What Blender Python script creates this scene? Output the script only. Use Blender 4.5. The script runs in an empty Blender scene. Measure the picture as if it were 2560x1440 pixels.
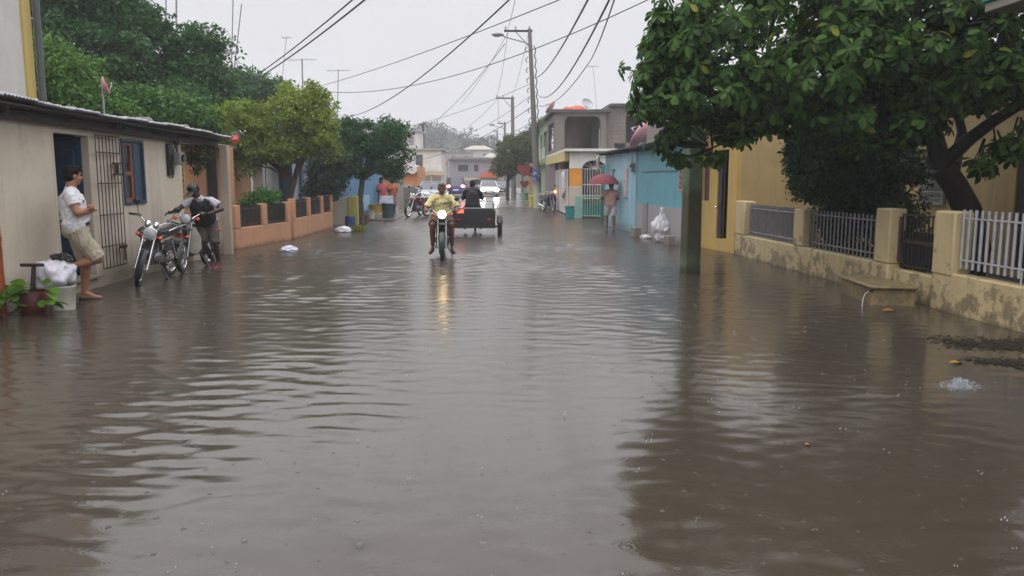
import bpy, bmesh, math, random
import numpy as np
from mathutils import Vector, Matrix, Euler, Quaternion, noise as mnoise
R = math.radians
random.seed(7)
scene = bpy.context.scene
COL = scene.collection
# ------------------------------------------------------------------ camera
SKY = ((0, 1.04), (.1, .94), (.205, .875), (.25, 1.36), (.36, 1.9), (.6, 2.1), (1, 2.48))
HAZE = .0016
WASH, CHOP = .046, .078   # mean slope of the long wash and of the small chop
F_PX, CAM_H = 2009.0, 1.7
PITCH = math.atan(275 / F_PX); YAW = math.atan(65 / F_PX * math.cos(PITCH))
cam_d = bpy.data.cameras.new('camera'); cam = bpy.data.objects.new('camera', cam_d); COL.objects.link(cam)
cam.location = (0, 0, CAM_H); cam.rotation_euler = (math.pi / 2 - PITCH, 0, -YAW)
cam_d.sensor_width = 36; cam_d.lens = 36 * F_PX / 2560; cam_d.clip_end = 3000
scene.camera = cam

def ray(px, py):
    a = (px - 1280) / F_PX; b = -(py - 720) / F_PX
    fy, fz = math.cos(PITCH) + b * math.sin(PITCH), -math.sin(PITCH) + b * math.cos(PITCH)
    c, s = math.cos(-YAW), math.sin(-YAW)
    return Vector((a * c - fy * s, a * s + fy * c, fz))
def at(px, py, Y):
    """world point seen at a photo pixel, at distance Y down the street"""
    d = ray(px, py); t = Y / d.y
    return Vector((d.x * t, Y, CAM_H + d.z * t))
def atx(px, py, X):
    d = ray(px, py); t = X / d.x
    return Vector((X, d.y * t, CAM_H + d.z * t))

# ------------------------------------------------------------------ mesh builder
def frame(d):
    d = Vector(d).normalized()
    a = Vector((0, 0, 1)) if abs(d.z) < .9 else Vector((1, 0, 0))
    u = a.cross(d).normalized(); w = d.cross(u).normalized()
    return u, w, d
class MB:
    def __init__(s): s.v = []; s.f = []
    def add(s, vs, fs, M=None):
        b = len(s.v)
        s.v += [tuple(M @ Vector(q)) for q in vs] if M is not None else [tuple(q) for q in vs]
        s.f += [tuple(i + b for i in q) for q in fs]
        return s
    def box(s, c, d, rz=0, M=None, ch=0):
        x, y, z = d[0] / 2, d[1] / 2, d[2] / 2
        m = Matrix.Translation(c) @ (M if M is not None else Matrix.Rotation(rz, 4, 'Z'))
        vs = [(-x, -y, -z), (x, -y, -z), (x, y, -z), (-x, y, -z), (-x, -y, z), (x, -y, z), (x, y, z), (-x, y, z)]
        if ch:
            k = 1 - ch
            vs = vs[:4] + [(a * k, b * k, c_) for a, b, c_ in vs[4:]]
        return s.add(vs, [(0, 3, 2, 1), (4, 5, 6, 7), (0, 1, 5, 4), (1, 2, 6, 5), (2, 3, 7, 6), (3, 0, 4, 7)], m)
    def bx(s, a, b):
        a, b = Vector(a), Vector(b)
        return s.box((a + b) / 2, [abs(q) for q in (b - a)])
    def quad(s, *p): return s.add(p, [tuple(range(len(p)))])
    def tube(s, pts, r, seg=8, cap=True):
        pts = [Vector(q) for q in pts]; n = len(pts)
        rs = list(r) if hasattr(r, '__len__') else [r] * n
        vs = []; u = None
        for i, q in enumerate(pts):
            d = (pts[min(i + 1, n - 1)] - pts[max(i - 1, 0)])
            d = d.normalized() if d.length > 1e-9 else Vector((0, 0, 1))
            if u is None: u = frame(d)[0]
            u = (u - d * u.dot(d)); u = u.normalized() if u.length > 1e-6 else frame(d)[0]
            w = d.cross(u)
            vs += [q + (u * math.cos(2 * math.pi * k / seg) + w * math.sin(2 * math.pi * k / seg)) * rs[i] for k in range(seg)]
        fs = [(i * seg + k, i * seg + (k + 1) % seg, (i + 1) * seg + (k + 1) % seg, (i + 1) * seg + k) for i in range(n - 1) for k in range(seg)]
        if cap: fs += [tuple(range(seg))[::-1], tuple((n - 1) * seg + k for k in range(seg))]
        return s.add(vs, fs)
    def lathe(s, prof, seg=16, M=None, cap=True):
        """profile [(r, z)] about local Z"""
        vs = [(r * math.cos(2 * math.pi * k / seg), r * math.sin(2 * math.pi * k / seg), z) for r, z in prof for k in range(seg)]
        n = len(prof)
        fs = [(i * seg + k, i * seg + (k + 1) % seg, (i + 1) * seg + (k + 1) % seg, (i + 1) * seg + k) for i in range(n - 1) for k in range(seg)]
        if cap: fs += [tuple(range(seg))[::-1], tuple((n - 1) * seg + k for k in range(seg))]
        return s.add(vs, fs, M)
    def ell(s, c, r, seg=12, ring=8, M=None):
        r = r if hasattr(r, '__len__') else (r,) * 3
        vs = [(0, 0, -r[2])]; fs = []
        for i in range(1, ring):
            t = -math.pi / 2 + math.pi * i / ring
            vs += [(r[0] * math.cos(t) * math.cos(2 * math.pi * k / seg), r[1] * math.cos(t) * math.sin(2 * math.pi * k / seg), r[2] * math.sin(t)) for k in range(seg)]
        vs.append((0, 0, r[2])); L = len(vs) - 1
        for k in range(seg):
            fs.append((0, 1 + (k + 1) % seg, 1 + k)); b = 1 + (ring - 2) * seg
            fs.append((L, b + k, b + (k + 1) % seg))
        for i in range(ring - 2):
            for k in range(seg):
                a = 1 + i * seg
                fs.append((a + k, a + (k + 1) % seg, a + seg + (k + 1) % seg, a + seg + k))
        m = Matrix.Translation(c)
        if M is not None: m = m @ M.to_4x4()
        return s.add(vs, fs, m)
    def cap(s, a, ra, b, rb, seg=12):
        """capsule from a to b"""
        a, b = Vector(a), Vector(b); u, w, d = frame(b - a)
        pts = []
        for t in (-90, -60, -30, 0): pts.append((a + d * ra * math.sin(R(t)), max(ra * math.cos(R(t)), ra * .05)))
        for t in (0, 30, 60, 90): pts.append((b + d * rb * math.sin(R(t)), max(rb * math.cos(R(t)), rb * .05)))
        return s.tube([p for p, _ in pts], [r for _, r in pts], seg)
    def torus(s, Rr, r, seg=28, sub=8, M=None, sq=1.0):
        vs = []; fs = []
        for i in range(seg):
            a = 2 * math.pi * i / seg
            for k in range(sub):
                b = 2 * math.pi * k / sub
                q = Rr + r * math.cos(b)
                vs.append((q * math.cos(a), q * math.sin(a), r * sq * math.sin(b)))
        for i in range(seg):
            for k in range(sub):
                fs.append((i * sub + k, ((i + 1) % seg) * sub + k, ((i + 1) % seg) * sub + (k + 1) % sub, i * sub + (k + 1) % sub))
        return s.add(vs, fs, M)
    def prism(s, poly, d, M=None):
        """polygon (x,z) extruded along y from 0 to d"""
        n = len(poly)
        vs = [(x, 0, z) for x, z in poly] + [(x, d, z) for x, z in poly]
        fs = [tuple(range(n)), tuple(range(n, 2 * n))[::-1]] + [(i, i + n, (i + 1) % n + n, (i + 1) % n) for i in range(n)]
        return s.add(vs, fs, M)
    def loft(s, rings, close=True):
        """rings: lists of points, same length, closed loops"""
        n = len(rings[0]); vs = [p for r in rings for p in r]
        fs = [(i * n + k, i * n + (k + 1) % n, (i + 1) * n + (k + 1) % n, (i + 1) * n + k) for i in range(len(rings) - 1) for k in range(n)]
        if close: fs += [tuple(range(n))[::-1], tuple((len(rings) - 1) * n + k for k in range(n))]
        return s.add(vs, fs)
    def wall(s, p0, p1, z0, z1, th=.15, op=()):
        """upright wall with openings (s0, s1, za, zb); front is to the right of p0->p1"""
        p0, p1 = Vector(p0), Vector(p1); L = (p1 - p0).length; u = (p1 - p0) / L; n = Vector((u.y, -u.x))
        xs = sorted({0, L, *[q for o in op for q in o[:2]]}); zs = sorted({z0, z1, *[q for o in op for q in o[2:4]]})
        def pt(a, z, b): q = p0 + u * a - n * (th * b); return (q.x, q.y, z)
        def solid(i, j):
            if not (0 <= i < len(xs) - 1 and 0 <= j < len(zs) - 1): return False
            cx, cz = (xs[i] + xs[i + 1]) / 2, (zs[j] + zs[j + 1]) / 2
            return not any(o[0] < cx < o[1] and o[2] < cz < o[3] for o in op)
        for i in range(len(xs) - 1):
            for j in range(len(zs) - 1):
                if not solid(i, j): continue
                a, b, c, d = xs[i], xs[i + 1], zs[j], zs[j + 1]
                s.quad(pt(a, c, 0), pt(b, c, 0), pt(b, d, 0), pt(a, d, 0)); s.quad(pt(b, c, 1), pt(a, c, 1), pt(a, d, 1), pt(b, d, 1))
                if not solid(i - 1, j): s.quad(pt(a, c, 1), pt(a, c, 0), pt(a, d, 0), pt(a, d, 1))
                if not solid(i + 1, j): s.quad(pt(b, c, 0), pt(b, c, 1), pt(b, d, 1), pt(b, d, 0))
                if not solid(i, j - 1): s.quad(pt(a, c, 0), pt(a, c, 1), pt(b, c, 1), pt(b, c, 0))
                if not solid(i, j + 1): s.quad(pt(a, d, 1), pt(a, d, 0), pt(b, d, 0), pt(b, d, 1))
        return s
    def build(s, name, mat, parent=None, world=False, smooth=True, bevel=0, merge=False, ang=38):
        vs = s.v
        if world and parent is not None:
            r = parent
            while r.parent is not None: r = r.parent
            inv = r.matrix_basis.inverted(); vs = [tuple(inv @ Vector(q)) for q in vs]
        me = bpy.data.meshes.new(name); me.from_pydata(vs, [], s.f)
        if merge:
            b = bmesh.new(); b.from_mesh(me); bmesh.ops.remove_doubles(b, verts=b.verts, dist=.0005); b.to_mesh(me); b.free()
        me.update()
        return link(name, me, mat, parent, smooth, bevel, ang)
def link(name, me, mat, parent=None, smooth=True, bevel=0, ang=38):
    o = bpy.data.objects.new(name, me); COL.objects.link(o)
    if mat is not None: me.materials.append(mat)
    if smooth and len(me.polygons):
        me.polygons.foreach_set('use_smooth', [True] * len(me.polygons)); me.set_sharp_from_angle(angle=R(ang))
    if bevel:
        m = o.modifiers.new('bevel', 'BEVEL'); m.width = bevel; m.segments = 2; m.limit_method = 'ANGLE'; m.angle_limit = R(50)
    if parent is not None: o.parent = parent
    return o
def tag(o, label, cat, group=None, kind=None):
    o['label'] = label
    if cat: o['category'] = cat
    if group: o['group'] = group
    if kind: o['kind'] = kind
    return o
def thing(name, label, cat, loc=(0, 0, 0), rz=0, group=None):
    o = bpy.data.objects.new(name, None); COL.objects.link(o); o.empty_display_size = .2
    o.location = loc; o.rotation_euler = (0, 0, rz)
    return tag(o, label, cat, group)
def dup(root, loc, rz, label, group=None, scale=None):
    def cp(o, par):
        c = o.copy(); COL.objects.link(c)
        if par is not None: c.parent = par
        for ch in o.children: cp(ch, c)
        return c
    r = cp(root, None); r.location = loc; r.rotation_euler = (0, 0, rz); r['label'] = label
    if group: r['group'] = group
    if scale: r.scale = (scale,) * 3
    return r
def text_part(s, size, mat, parent, M, name='lettering', ext=.002):
    cu = bpy.data.curves.new('t', 'FONT'); cu.body = s; cu.size = size; cu.extrude = ext; cu.align_x = 'CENTER'; cu.align_y = 'CENTER'
    ob = bpy.data.objects.new('t', cu); COL.objects.link(ob)
    dg = bpy.context.evaluated_depsgraph_get(); me = bpy.data.meshes.new_from_object(ob.evaluated_get(dg), depsgraph=dg)
    bpy.data.objects.remove(ob); bpy.data.curves.remove(cu)
    me.transform(M); me.name = name; me.materials.clear()
    return link(name, me, mat, parent, smooth=False)
def remesh(mb, name, mat, parent, voxel=.012, smooth=2, world=False, fold=0):
    """fuse overlapping closed shapes into one continuous skin"""
    me = bpy.data.meshes.new('tmp'); me.from_pydata(mb.v, [], mb.f); me.update()
    ob = bpy.data.objects.new('tmp', me); COL.objects.link(ob)
    m = ob.modifiers.new('r', 'REMESH'); m.mode = 'VOXEL'; m.voxel_size = voxel; m.use_smooth_shade = True
    if smooth:
        q = ob.modifiers.new('s', 'SMOOTH'); q.factor = .5; q.iterations = smooth
    dg = bpy.context.evaluated_depsgraph_get(); new = bpy.data.meshes.new_from_object(ob.evaluated_get(dg), depsgraph=dg)
    bpy.data.objects.remove(ob); bpy.data.meshes.remove(me)
    new.name = name; new.materials.clear()
    if fold:   # soft folds of worn cloth
        nv = len(new.vertices); co = np.empty(nv * 3, np.float32); nn = np.empty(nv * 3, np.float32)
        new.vertices.foreach_get('co', co); new.vertices.foreach_get('normal', nn); co = co.reshape(-1, 3); nn = nn.reshape(-1, 3)
        q = np.random.default_rng(nv); t = np.zeros(nv)
        for k in range(9):
            d = q.normal(size=3) * (1, 1, .55); d *= q.uniform(14, 44) / np.linalg.norm(d); wob = 1.3 * np.sin(co @ (q.normal(size=3) * 14) + q.uniform(0, 6)); t += (1 - 1.6 * np.abs(np.sin(co @ d / 2 + wob + q.uniform(0, 6)))) / 4.2
        new.vertices.foreach_set('co', (co + nn * (fold * t)[:, None]).astype(np.float32).ravel())
        new.update()
    if world and parent is not None: new.transform(parent.matrix_basis.inverted())
    new.polygons.foreach_set('use_smooth', [True] * len(new.polygons))
    return link(name, new, mat, parent, smooth=False)

# ------------------------------------------------------------------ materials
def lin(c):
    c = c.lstrip('#'); v = [int(c[i:i + 2], 16) / 255 for i in (0, 2, 4)]
    return tuple(q / 12.92 if q <= .04045 else ((q + .055) / 1.055) ** 2.4 for q in v) + (1,)
def col(c): return lin(c) if isinstance(c, str) else tuple(c[:3]) + (1,)
class NT:
    def __init__(s, name):
        s.m = bpy.data.materials.new(name); s.m.use_nodes = True; s.t = s.m.node_tree; s.n = s.t.nodes; s.n.clear()
        s.out = s.n.new('ShaderNodeOutputMaterial')
    def new(s, ty, **kw):
        q = s.n.new('ShaderNode' + ty)
        for k, v in kw.items():
            if k in q.inputs: q.inputs[k].default_value = v
            else: setattr(q, k, v)
        return q
    def ln(s, a, b): s.t.links.new(a, b)
    def noise(s, scale, detail=4, rough=.55, vec=None, dist=0):
        q = s.new('TexNoise', Scale=scale, Detail=detail, Roughness=rough, Distortion=dist)
        if vec is None: vec = s.co()
        s.ln(vec, q.inputs['Vector']); return q.outputs['Fac']
    def co(s, scale=None, kind='Object'):
        if not hasattr(s, '_tc'): s._tc = s.new('TexCoord')
        o = s._tc.outputs[kind]
        if scale is not None:
            q = s.new('Mapping'); q.inputs['Scale'].default_value = scale; s.ln(o, q.inputs['Vector']); o = q.outputs['Vector']
        return o
    def ramp(s, fac, stops):
        q = s.new('ValToRGB'); s.ln(fac, q.inputs['Fac']); e = q.color_ramp.elements
        while len(e) < len(stops): e.new(.5)
        for i, (p, c) in enumerate(stops): e[i].position = p; e[i].color = c if hasattr(c, '__len__') else (c, c, c, 1)
        return q.outputs['Color']
    def mix(s, fac, a, b, mode='MIX'):
        q = s.new('Mix', data_type='RGBA', blend_type=mode)
        for k, v in ((0, fac), (6, a), (7, b)):
            if hasattr(v, 'is_output'): s.ln(v, q.inputs[k])
            else: q.inputs[k].default_value = v
        return q.outputs[2]
    def math(s, op, a, b=0.0, clamp=False):
        q = s.new('Math', operation=op, use_clamp=clamp)
        for k, v in ((0, a), (1, b)):
            if hasattr(v, 'is_output'): s.ln(v, q.inputs[k])
            else: q.inputs[k].default_value = v
        return q.outputs[0]
    def bump(s, h, strength=.3, dist=.01):
        q = s.new('Bump', Strength=strength, Distance=dist); s.ln(h, q.inputs['Height']); return q.outputs['Normal']
    def princ(s, c, rough=.6, nrm=None, metal=0, spec=.5, **kw):
        q = s.new('BsdfPrincipled', Metallic=metal); q.inputs['Specular IOR Level'].default_value = spec
        for k, v in (('Base Color', c), ('Roughness', rough)):
            if hasattr(v, 'is_output'): s.ln(v, q.inputs[k])
            else: q.inputs[k].default_value = v
        if nrm is not None: s.ln(nrm, q.inputs['Normal'])
        for k, v in kw.items(): q.inputs[k.replace('_', ' ')].default_value = v
        s.ln(q.outputs[0], s.out.inputs['Surface']); return q
_mc = {}
def plain(c, rough=.5, metal=0, var=.18, scale=6, bump=0, spec=.5, name=None, **kw):
    """painted / moulded surface with slight uneven tone"""
    key = (c, rough, metal, var, scale, bump, spec, tuple(kw.items()))
    if key in _mc: return _mc[key]
    n = NT(name or 'paint'); b = col(c)
    f = n.noise(scale, 5, .6)
    cc = n.mix(n.ramp(f, [(.3, 0.), (.7, 1.)]), tuple(q * (1 - var) for q in b[:3]) + (1,), tuple(min(1, q * (1 + var)) for q in b[:3]) + (1,))
    rr = n.math('ADD', n.math('MULTIPLY', n.noise(scale * 3, 3), .2), rough - .1, True)
    nr = n.bump(n.noise(scale * 12, 4), bump, .01) if bump else None
    n.princ(cc, rr, nr, metal, spec, **kw)
    _mc[key] = n.m; return n.m
def plaster(c, dirt='#6b6455', amount=.35, mold=0.0, scale=1.0, low=None, bump=.25, rough=.6, blocks=False, sharp=False):
    """weathered rendered wall: uneven paint, rain streaks, grime spots; optional darker splash band near the ground (real dirt)"""
    n = NT('plaster'); b = col(c); d = col(dirt)
    big = n.noise(.9 * scale, 5, .6); fine = n.noise(14 * scale, 6, .65)
    cc = n.mix(n.ramp(big, [(.3, 0.), (.72, 1.)]), tuple(q * .86 for q in b[:3]) + (1,), tuple(min(1, q * 1.08) for q in b[:3]) + (1,))
    pat = n.noise(.75 * scale, 8, .5, dist=.3)
    cc = n.mix(n.math('MULTIPLY', n.ramp(pat, [(.57, 0.), (.585, 1.)]), .3 * min(1, amount * 2.2)), cc, tuple(q * .74 for q in b[:3]) + (1,))
    streak = n.noise(1, 5, .6, n.co((5, 5, .5)))
    cc = n.mix(n.math('MULTIPLY', n.ramp(streak, [(.52, 0.), (.75, 1.)]), amount), cc, d)
    cc = n.mix(n.math('MULTIPLY', n.ramp(fine, [(.55, 0.), (.8, 1.)]), amount * .6), cc, d)
    if mold:
        sx = n.new('SeparateXYZ'); n.ln(n.co(), sx.inputs[0])
        g = n.math('MULTIPLY', n.math('SUBTRACT', .75, sx.outputs['Z']), .22)
        m1 = n.math('ADD', n.noise(4.5, 6, .68), g)
        m2 = n.math('ADD', n.noise(13, 5, .6), n.math('MULTIPLY', g, .5))
        cc = n.mix(n.math('MULTIPLY', n.ramp(m1, [(.60, 0.), (.68, 1.)]), mold), cc, (.075, .062, .04, 1))
        cc = n.mix(n.math('MULTIPLY', n.ramp(m2, [(.66, 0.), (.72, 1.)]), mold * .8), cc, (.05, .045, .035, 1))
    if low:
        sx = n.new('SeparateXYZ'); n.ln(n.co(), sx.inputs[0])
        z = n.math('ADD', sx.outputs['Z'], n.math('MULTIPLY', n.noise(4, 4), .25))
        if sharp: z = sx.outputs['Z']
        cc = n.mix(n.ramp(n.math('DIVIDE', z, low[0] * 1.25), [(.79, 1.), (.81, 0.)] if sharp else [(.44, 1.), (.8, 0.)]), cc, n.mix(low[2], cc, col(low[1])))
    h = n.math('ADD', n.math('MULTIPLY', n.noise(30 * scale, 5), .5), big)
    if blocks:
        bt = n.new('TexBrick', Scale=1.0); bt.inputs['Color1'].default_value = (1, 1, 1, 1); bt.inputs['Color2'].default_value = (.8, .8, .8, 1); bt.inputs['Mortar'].default_value = (.45, .45, .45, 1)
        bt.inputs['Mortar Size'].default_value = .012; bt.inputs['Brick Width'].default_value = .4; bt.inputs['Row Height'].default_value = .2
        mp = n.new('Mapping'); mp.inputs['Rotation'].default_value = (R(90), 0, 0); n.ln(n.co(), mp.inputs[0]); n.ln(mp.outputs[0], bt.inputs['Vector'])
        cc = n.mix(.6, cc, bt.outputs['Color'], 'MULTIPLY')
    n.princ(cc, n.math('ADD', n.math('MULTIPLY', fine, .3), rough - .15, True), n.bump(h, bump, .02))
    return n.m
def metal(c, rough=.3, var=.15): return plain(c, rough, 1.0, var, 9)
def emit(c, s):
    n = NT('lit_lamp'); q = n.new('Emission', Strength=s); q.inputs['Color'].default_value = col(c); n.ln(q.outputs[0], n.out.inputs['Surface']); return n.m
def leafmat(c1, c2, c3=None, trans=.3, rough=.5, spec=.25):
    n = NT('leaves'); g = n.new('NewGeometry')
    r = g.outputs['Random Per Island']
    st = [(0, col(c1)), (.8, col(c2))] + ([(.985, col(c2)), (.993, col(c3))] if c3 else [])
    cc = n.ramp(r, st)
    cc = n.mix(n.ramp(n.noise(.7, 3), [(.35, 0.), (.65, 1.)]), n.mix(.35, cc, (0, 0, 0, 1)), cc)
    p = n.princ(cc, rough, None, 0, spec)
    t = n.new('BsdfTranslucent'); n.ln(n.mix(1, cc, (1.0, 1.1, .5, 1), 'MULTIPLY'), t.inputs['Color'])
    ms = n.new('MixShader'); ms.inputs[0].default_value = trans
    n.ln(p.outputs[0], ms.inputs[1]); n.ln(t.outputs[0], ms.inputs[2]); n.ln(ms.outputs[0], n.out.inputs['Surface'])
    return n.m
def barkmat(c='#3a332c'):
    n = NT('bark'); b = col(c)
    v = n.co((6, 6, 1.6)); f = n.noise(2, 6, .7, v)
    n.princ(n.mix(f, tuple(q * .5 for q in b[:3]) + (1,), tuple(q * 1.4 for q in b[:3]) + (1,)), .6, n.bump(f, .6, .03)); return n.m
M = dict(
    black=plain('#18181a', .35), rubber=plain('#1a1a1c', .6, var=.25, scale=20), chrome=metal('#d8d8d8', .16), steel=metal('#8d8d90', .35), darksteel=plain('#2a2a2d', .35, .6),
    glass=plain('#20262a', .08, var=.05, spec=.8), white=plain('#d6d4d2', .5), rust=plain('#3b2a22', .6, var=.35, scale=14),
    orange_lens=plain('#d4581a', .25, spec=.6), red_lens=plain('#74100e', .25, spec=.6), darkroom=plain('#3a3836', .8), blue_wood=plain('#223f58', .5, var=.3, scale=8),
    conc=plaster('#807a72', '#4b463e', .5, bump=.4), grey_paint=plain('#77777c', .45), zinc=metal('#a7a9ac', .42, .25))
# ------------------------------------------------------------------ sky, sun, haze
w = bpy.data.worlds.new('World'); scene.world = w; w.use_nodes = True; nt = w.node_tree; nt.nodes.clear()
sky = nt.nodes.new('ShaderNodeTexSky'); sky.sky_type = 'NISHITA'; sky.sun_disc = False
SUN_E, SUN_R = R(62), R(200)
sky.sun_elevation = SUN_E; sky.sun_rotation = SUN_R; sky.air_density = 1.5; sky.dust_density = 6; sky.ozone_density = 1
hs = nt.nodes.new('ShaderNodeHueSaturation'); hs.inputs['Saturation'].default_value = .06
# overcast: pale near the skyline, brighter cloud overhead
tc = nt.nodes.new('ShaderNodeTexCoord'); sz = nt.nodes.new('ShaderNodeSeparateXYZ'); nt.links.new(tc.outputs['Generated'], sz.inputs[0])
rp = nt.nodes.new('ShaderNodeValToRGB'); nt.links.new(sz.outputs['Z'], rp.inputs['Fac'])
el = rp.color_ramp.elements
while len(el) < len(SKY): el.new(.5)
for e, (q, v) in zip(el, SKY): e.position = q; e.color = (v / 2.5 * .985, v / 2.5 * .985, v / 2.5 * 1.03, 1)
cn = nt.nodes.new('ShaderNodeTexNoise'); cn.inputs['Scale'].default_value = 2.6; cn.inputs['Detail'].default_value = 5; cm = nt.nodes.new('ShaderNodeMapping'); cm.inputs['Scale'].default_value = (1, 1, 3.2); nt.links.new(tc.outputs['Generated'], cm.inputs[0]); nt.links.new(cm.outputs[0], cn.inputs['Vector'])
cr = nt.nodes.new('ShaderNodeMapRange'); cr.inputs[1].default_value = .3; cr.inputs[2].default_value = .7; cr.inputs[3].default_value = 23.6; cr.inputs[4].default_value = 26.2; nt.links.new(cn.outputs['Fac'], cr.inputs[0])
sc_ = nt.nodes.new('ShaderNodeVectorMath'); sc_.operation = 'SCALE'; nt.links.new(cr.outputs[0], sc_.inputs['Scale']); nt.links.new(rp.outputs['Color'], sc_.inputs[0])
mx = nt.nodes.new('ShaderNodeMix'); mx.data_type = 'RGBA'; mx.inputs[0].default_value = .88
bg = nt.nodes.new('ShaderNodeBackground'); bg.inputs['Strength'].default_value = .1
wo = nt.nodes.new('ShaderNodeOutputWorld')
nt.links.new(sky.outputs[0], hs.inputs['Color']); nt.links.new(hs.outputs[0], mx.inputs[6]); nt.links.new(sc_.outputs[0], mx.inputs[7]); nt.links.new(mx.outputs[2], bg.inputs['Color']); nt.links.new(bg.outputs[0], wo.inputs[0])
sl = bpy.data.lights.new('sun', 'SUN'); sl.energy = .9; sl.angle = R(25); sl.color = (1, .97, .93)
so = bpy.data.objects.new('sun', sl); COL.objects.link(so)
sd = Vector((math.sin(SUN_R) * math.cos(SUN_E), math.cos(SUN_R) * math.cos(SUN_E), math.sin(SUN_E)))
so.rotation_euler = (-sd).to_track_quat('-Z', 'Y').to_euler()
scene.view_settings.view_transform = 'Standard'; scene.view_settings.look = 'None'; scene.view_settings.exposure = 0; scene.view_settings.gamma = 1
scene.cycles.use_denoising = True
try: scene.cycles.denoiser = 'OPENIMAGEDENOISE'
except Exception: pass
scene.cycles.max_bounces = 8; scene.cycles.transparent_max_bounces = 12; scene.cycles.volume_bounces = 0
scene.cycles.sample_clamp_indirect = 4; scene.cycles.caustics_reflective = False; scene.cycles.caustics_refractive = False

# ------------------------------------------------------------------ ground, road, water, hill
def ground_mat():
    n = NT('wet_earth'); f = n.noise(.6, 6)
    n.princ(n.mix(f, col('#4a443c'), col('#6e675d')), .35, n.bump(n.noise(9, 6), .3, .03)); return n.m
mb = MB(); mb.quad((-400, -40, -.12), (400, -40, -.12), (400, 900, -.12), (-400, 900, -.12)); g = mb.build('ground', ground_mat()); tag(g, 'wet earth under and around the flooded street', None, kind='structure')
def road_mat():
    n = NT('wet_asphalt'); f = n.noise(.8, 6, .6)
    n.princ(n.mix(f, col('#55504e'), col('#76706e')), n.ramp(n.noise(.35, 4), [(.35, .1), (.65, .32)]), n.bump(n.noise(40, 4), .15, .01)); return n.m
rm = MB()
ys = [46, 56, 70, 90, 112, 140]
for a, b in zip(ys[:-1], ys[1:]):
    za = min(.02 * (a - 46) / 10, .02); zb = .02
    rm.quad((-4.6, a, za - .012), (3.4, a, za - .012), (3.4, b, zb), (-4.6, b, zb))
tag(rm.build('road', road_mat(), smooth=False), 'wet asphalt rising out of the flood at the far end', None, kind='structure')
def water_mat():
    n = NT('flood_water')
    co = n.co()
    def wave(sx, sy, rot, det, rough=.5, dist=0.):
        mp = n.new('Mapping'); mp.inputs['Rotation'].default_value = (0, 0, R(rot)); mp.inputs['Scale'].default_value = (sx, sy, 1); n.ln(co, mp.inputs[0])
        return n.noise(1, det, rough, mp.outputs[0], dist)
    w3 = wave(9, 13, 15, 3, .55)           # small chop
    w4 = n.noise(55, 2, .5)                # raindrop pocks
    h = n.math('ADD', n.math('MULTIPLY', w3, .0011), n.math('MULTIPLY', w4, .0002))
    # rings left by single raindrops
    for sc, k in ((2.3, .00016), (4.4, .00012)):
        vo = n.new('TexVoronoi', Scale=sc, Randomness=1.0, voronoi_dimensions='2D'); n.ln(co, vo.inputs['Vector'])
        d = vo.outputs['Distance']
        ring = n.math('MULTIPLY', n.math('SINE', n.math('MULTIPLY', d, 75.)), n.ramp(d, [(.0, 1.), (.3, 0.)]))
        h = n.math('ADD', h, n.math('MULTIPLY', ring, k))
    # pocks where drops have just struck
    vo = n.new('TexVoronoi', Scale=5.5, Randomness=1.0, voronoi_dimensions='2D'); n.ln(co, vo.inputs['Vector']); sc3 = n.new('SeparateColor'); n.ln(vo.outputs['Color'], sc3.inputs[0])
    h = n.math('ADD', h, n.math('MULTIPLY', n.math('MULTIPLY', n.ramp(vo.outputs['Distance'], [(.0, 0.), (.045, 1.), (.09, 0.)]), n.ramp(sc3.outputs[0], [(.55, 0.), (.6, 1.)])), .0009))
    mud = n.mix(n.noise(.5, 4), (.044, .035, .025, 1), (.06, .048, .036, 1))
    sy = n.new('SeparateXYZ'); n.ln(co, sy.inputs[0])
    # far water is pitted by rain finer than the mesh can hold
    ro = n.ramp(n.math('MULTIPLY', sy.outputs['Y'], .05), [(.14, .11), (.4, .15), (.85, .24)])
    q = n.princ(mud, ro, n.bump(h, 1.0, 1.0), 0, .5, IOR=1.4)
    return n.m
# the flood's surface is a real wave field: wash from the motorcycle on the left, chop in mid street, calm under the almond tree
ys = [1.5]
while ys[-1] < 47: ys.append(ys[-1] + min(.075, .02 + .0022 * ys[-1]))
xs = np.linspace(-6.9, 6.6, 270); gy = np.array(ys); XX, YY = np.meshgrid(xs, gy)
wr = np.random.default_rng(12)
def field(n, l0, l1, spread, slope, mean=0.):
    z = np.zeros_like(XX)
    for _ in range(n):
        L = math.exp(wr.uniform(math.log(l0), math.log(l1))); a = wr.normal(mean, spread); k = 2 * math.pi / L
        z += slope / k * math.sqrt(2 / n) * np.sin(k * (XX * math.sin(a) + YY * math.cos(a)) + wr.uniform(0, 6.28))
    return z
def patchy(l, seed):
    q = np.random.default_rng(seed); z = np.zeros_like(XX)
    for _ in range(10):
        a = q.uniform(0, 6.28); k = 2 * math.pi / (l * q.uniform(.6, 1.6)); z += np.sin(k * (XX * math.cos(a) * .8 + YY * math.sin(a)) + q.uniform(0, 6.28))
    return np.clip(.5 + z / 6, 0, 1)
sm = lambda v, a, b: np.clip((v - a) / (b - a), 0, 1) ** 2 * (3 - 2 * np.clip((v - a) / (b - a), 0, 1))
leftw = 1 - sm(XX, -2.6, 1.0); far = sm(YY, 7, 15); p1 = patchy(4.5, 1); p2 = patchy(3, 2)
Z = field(38, .13, .38, .3, WASH, .12) * leftw * (.25 + 1.1 * p1) * (1 - .75 * sm(YY, 14, 26))
Z += field(44, .16, .5, .45, CHOP) * (.25 + .75 * far) * (.35 + p2) * (1 - .35 * sm(XX, 3, 4.5))
Z += field(26, .13, .3, .8, .014) * (.4 + p1)
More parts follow.
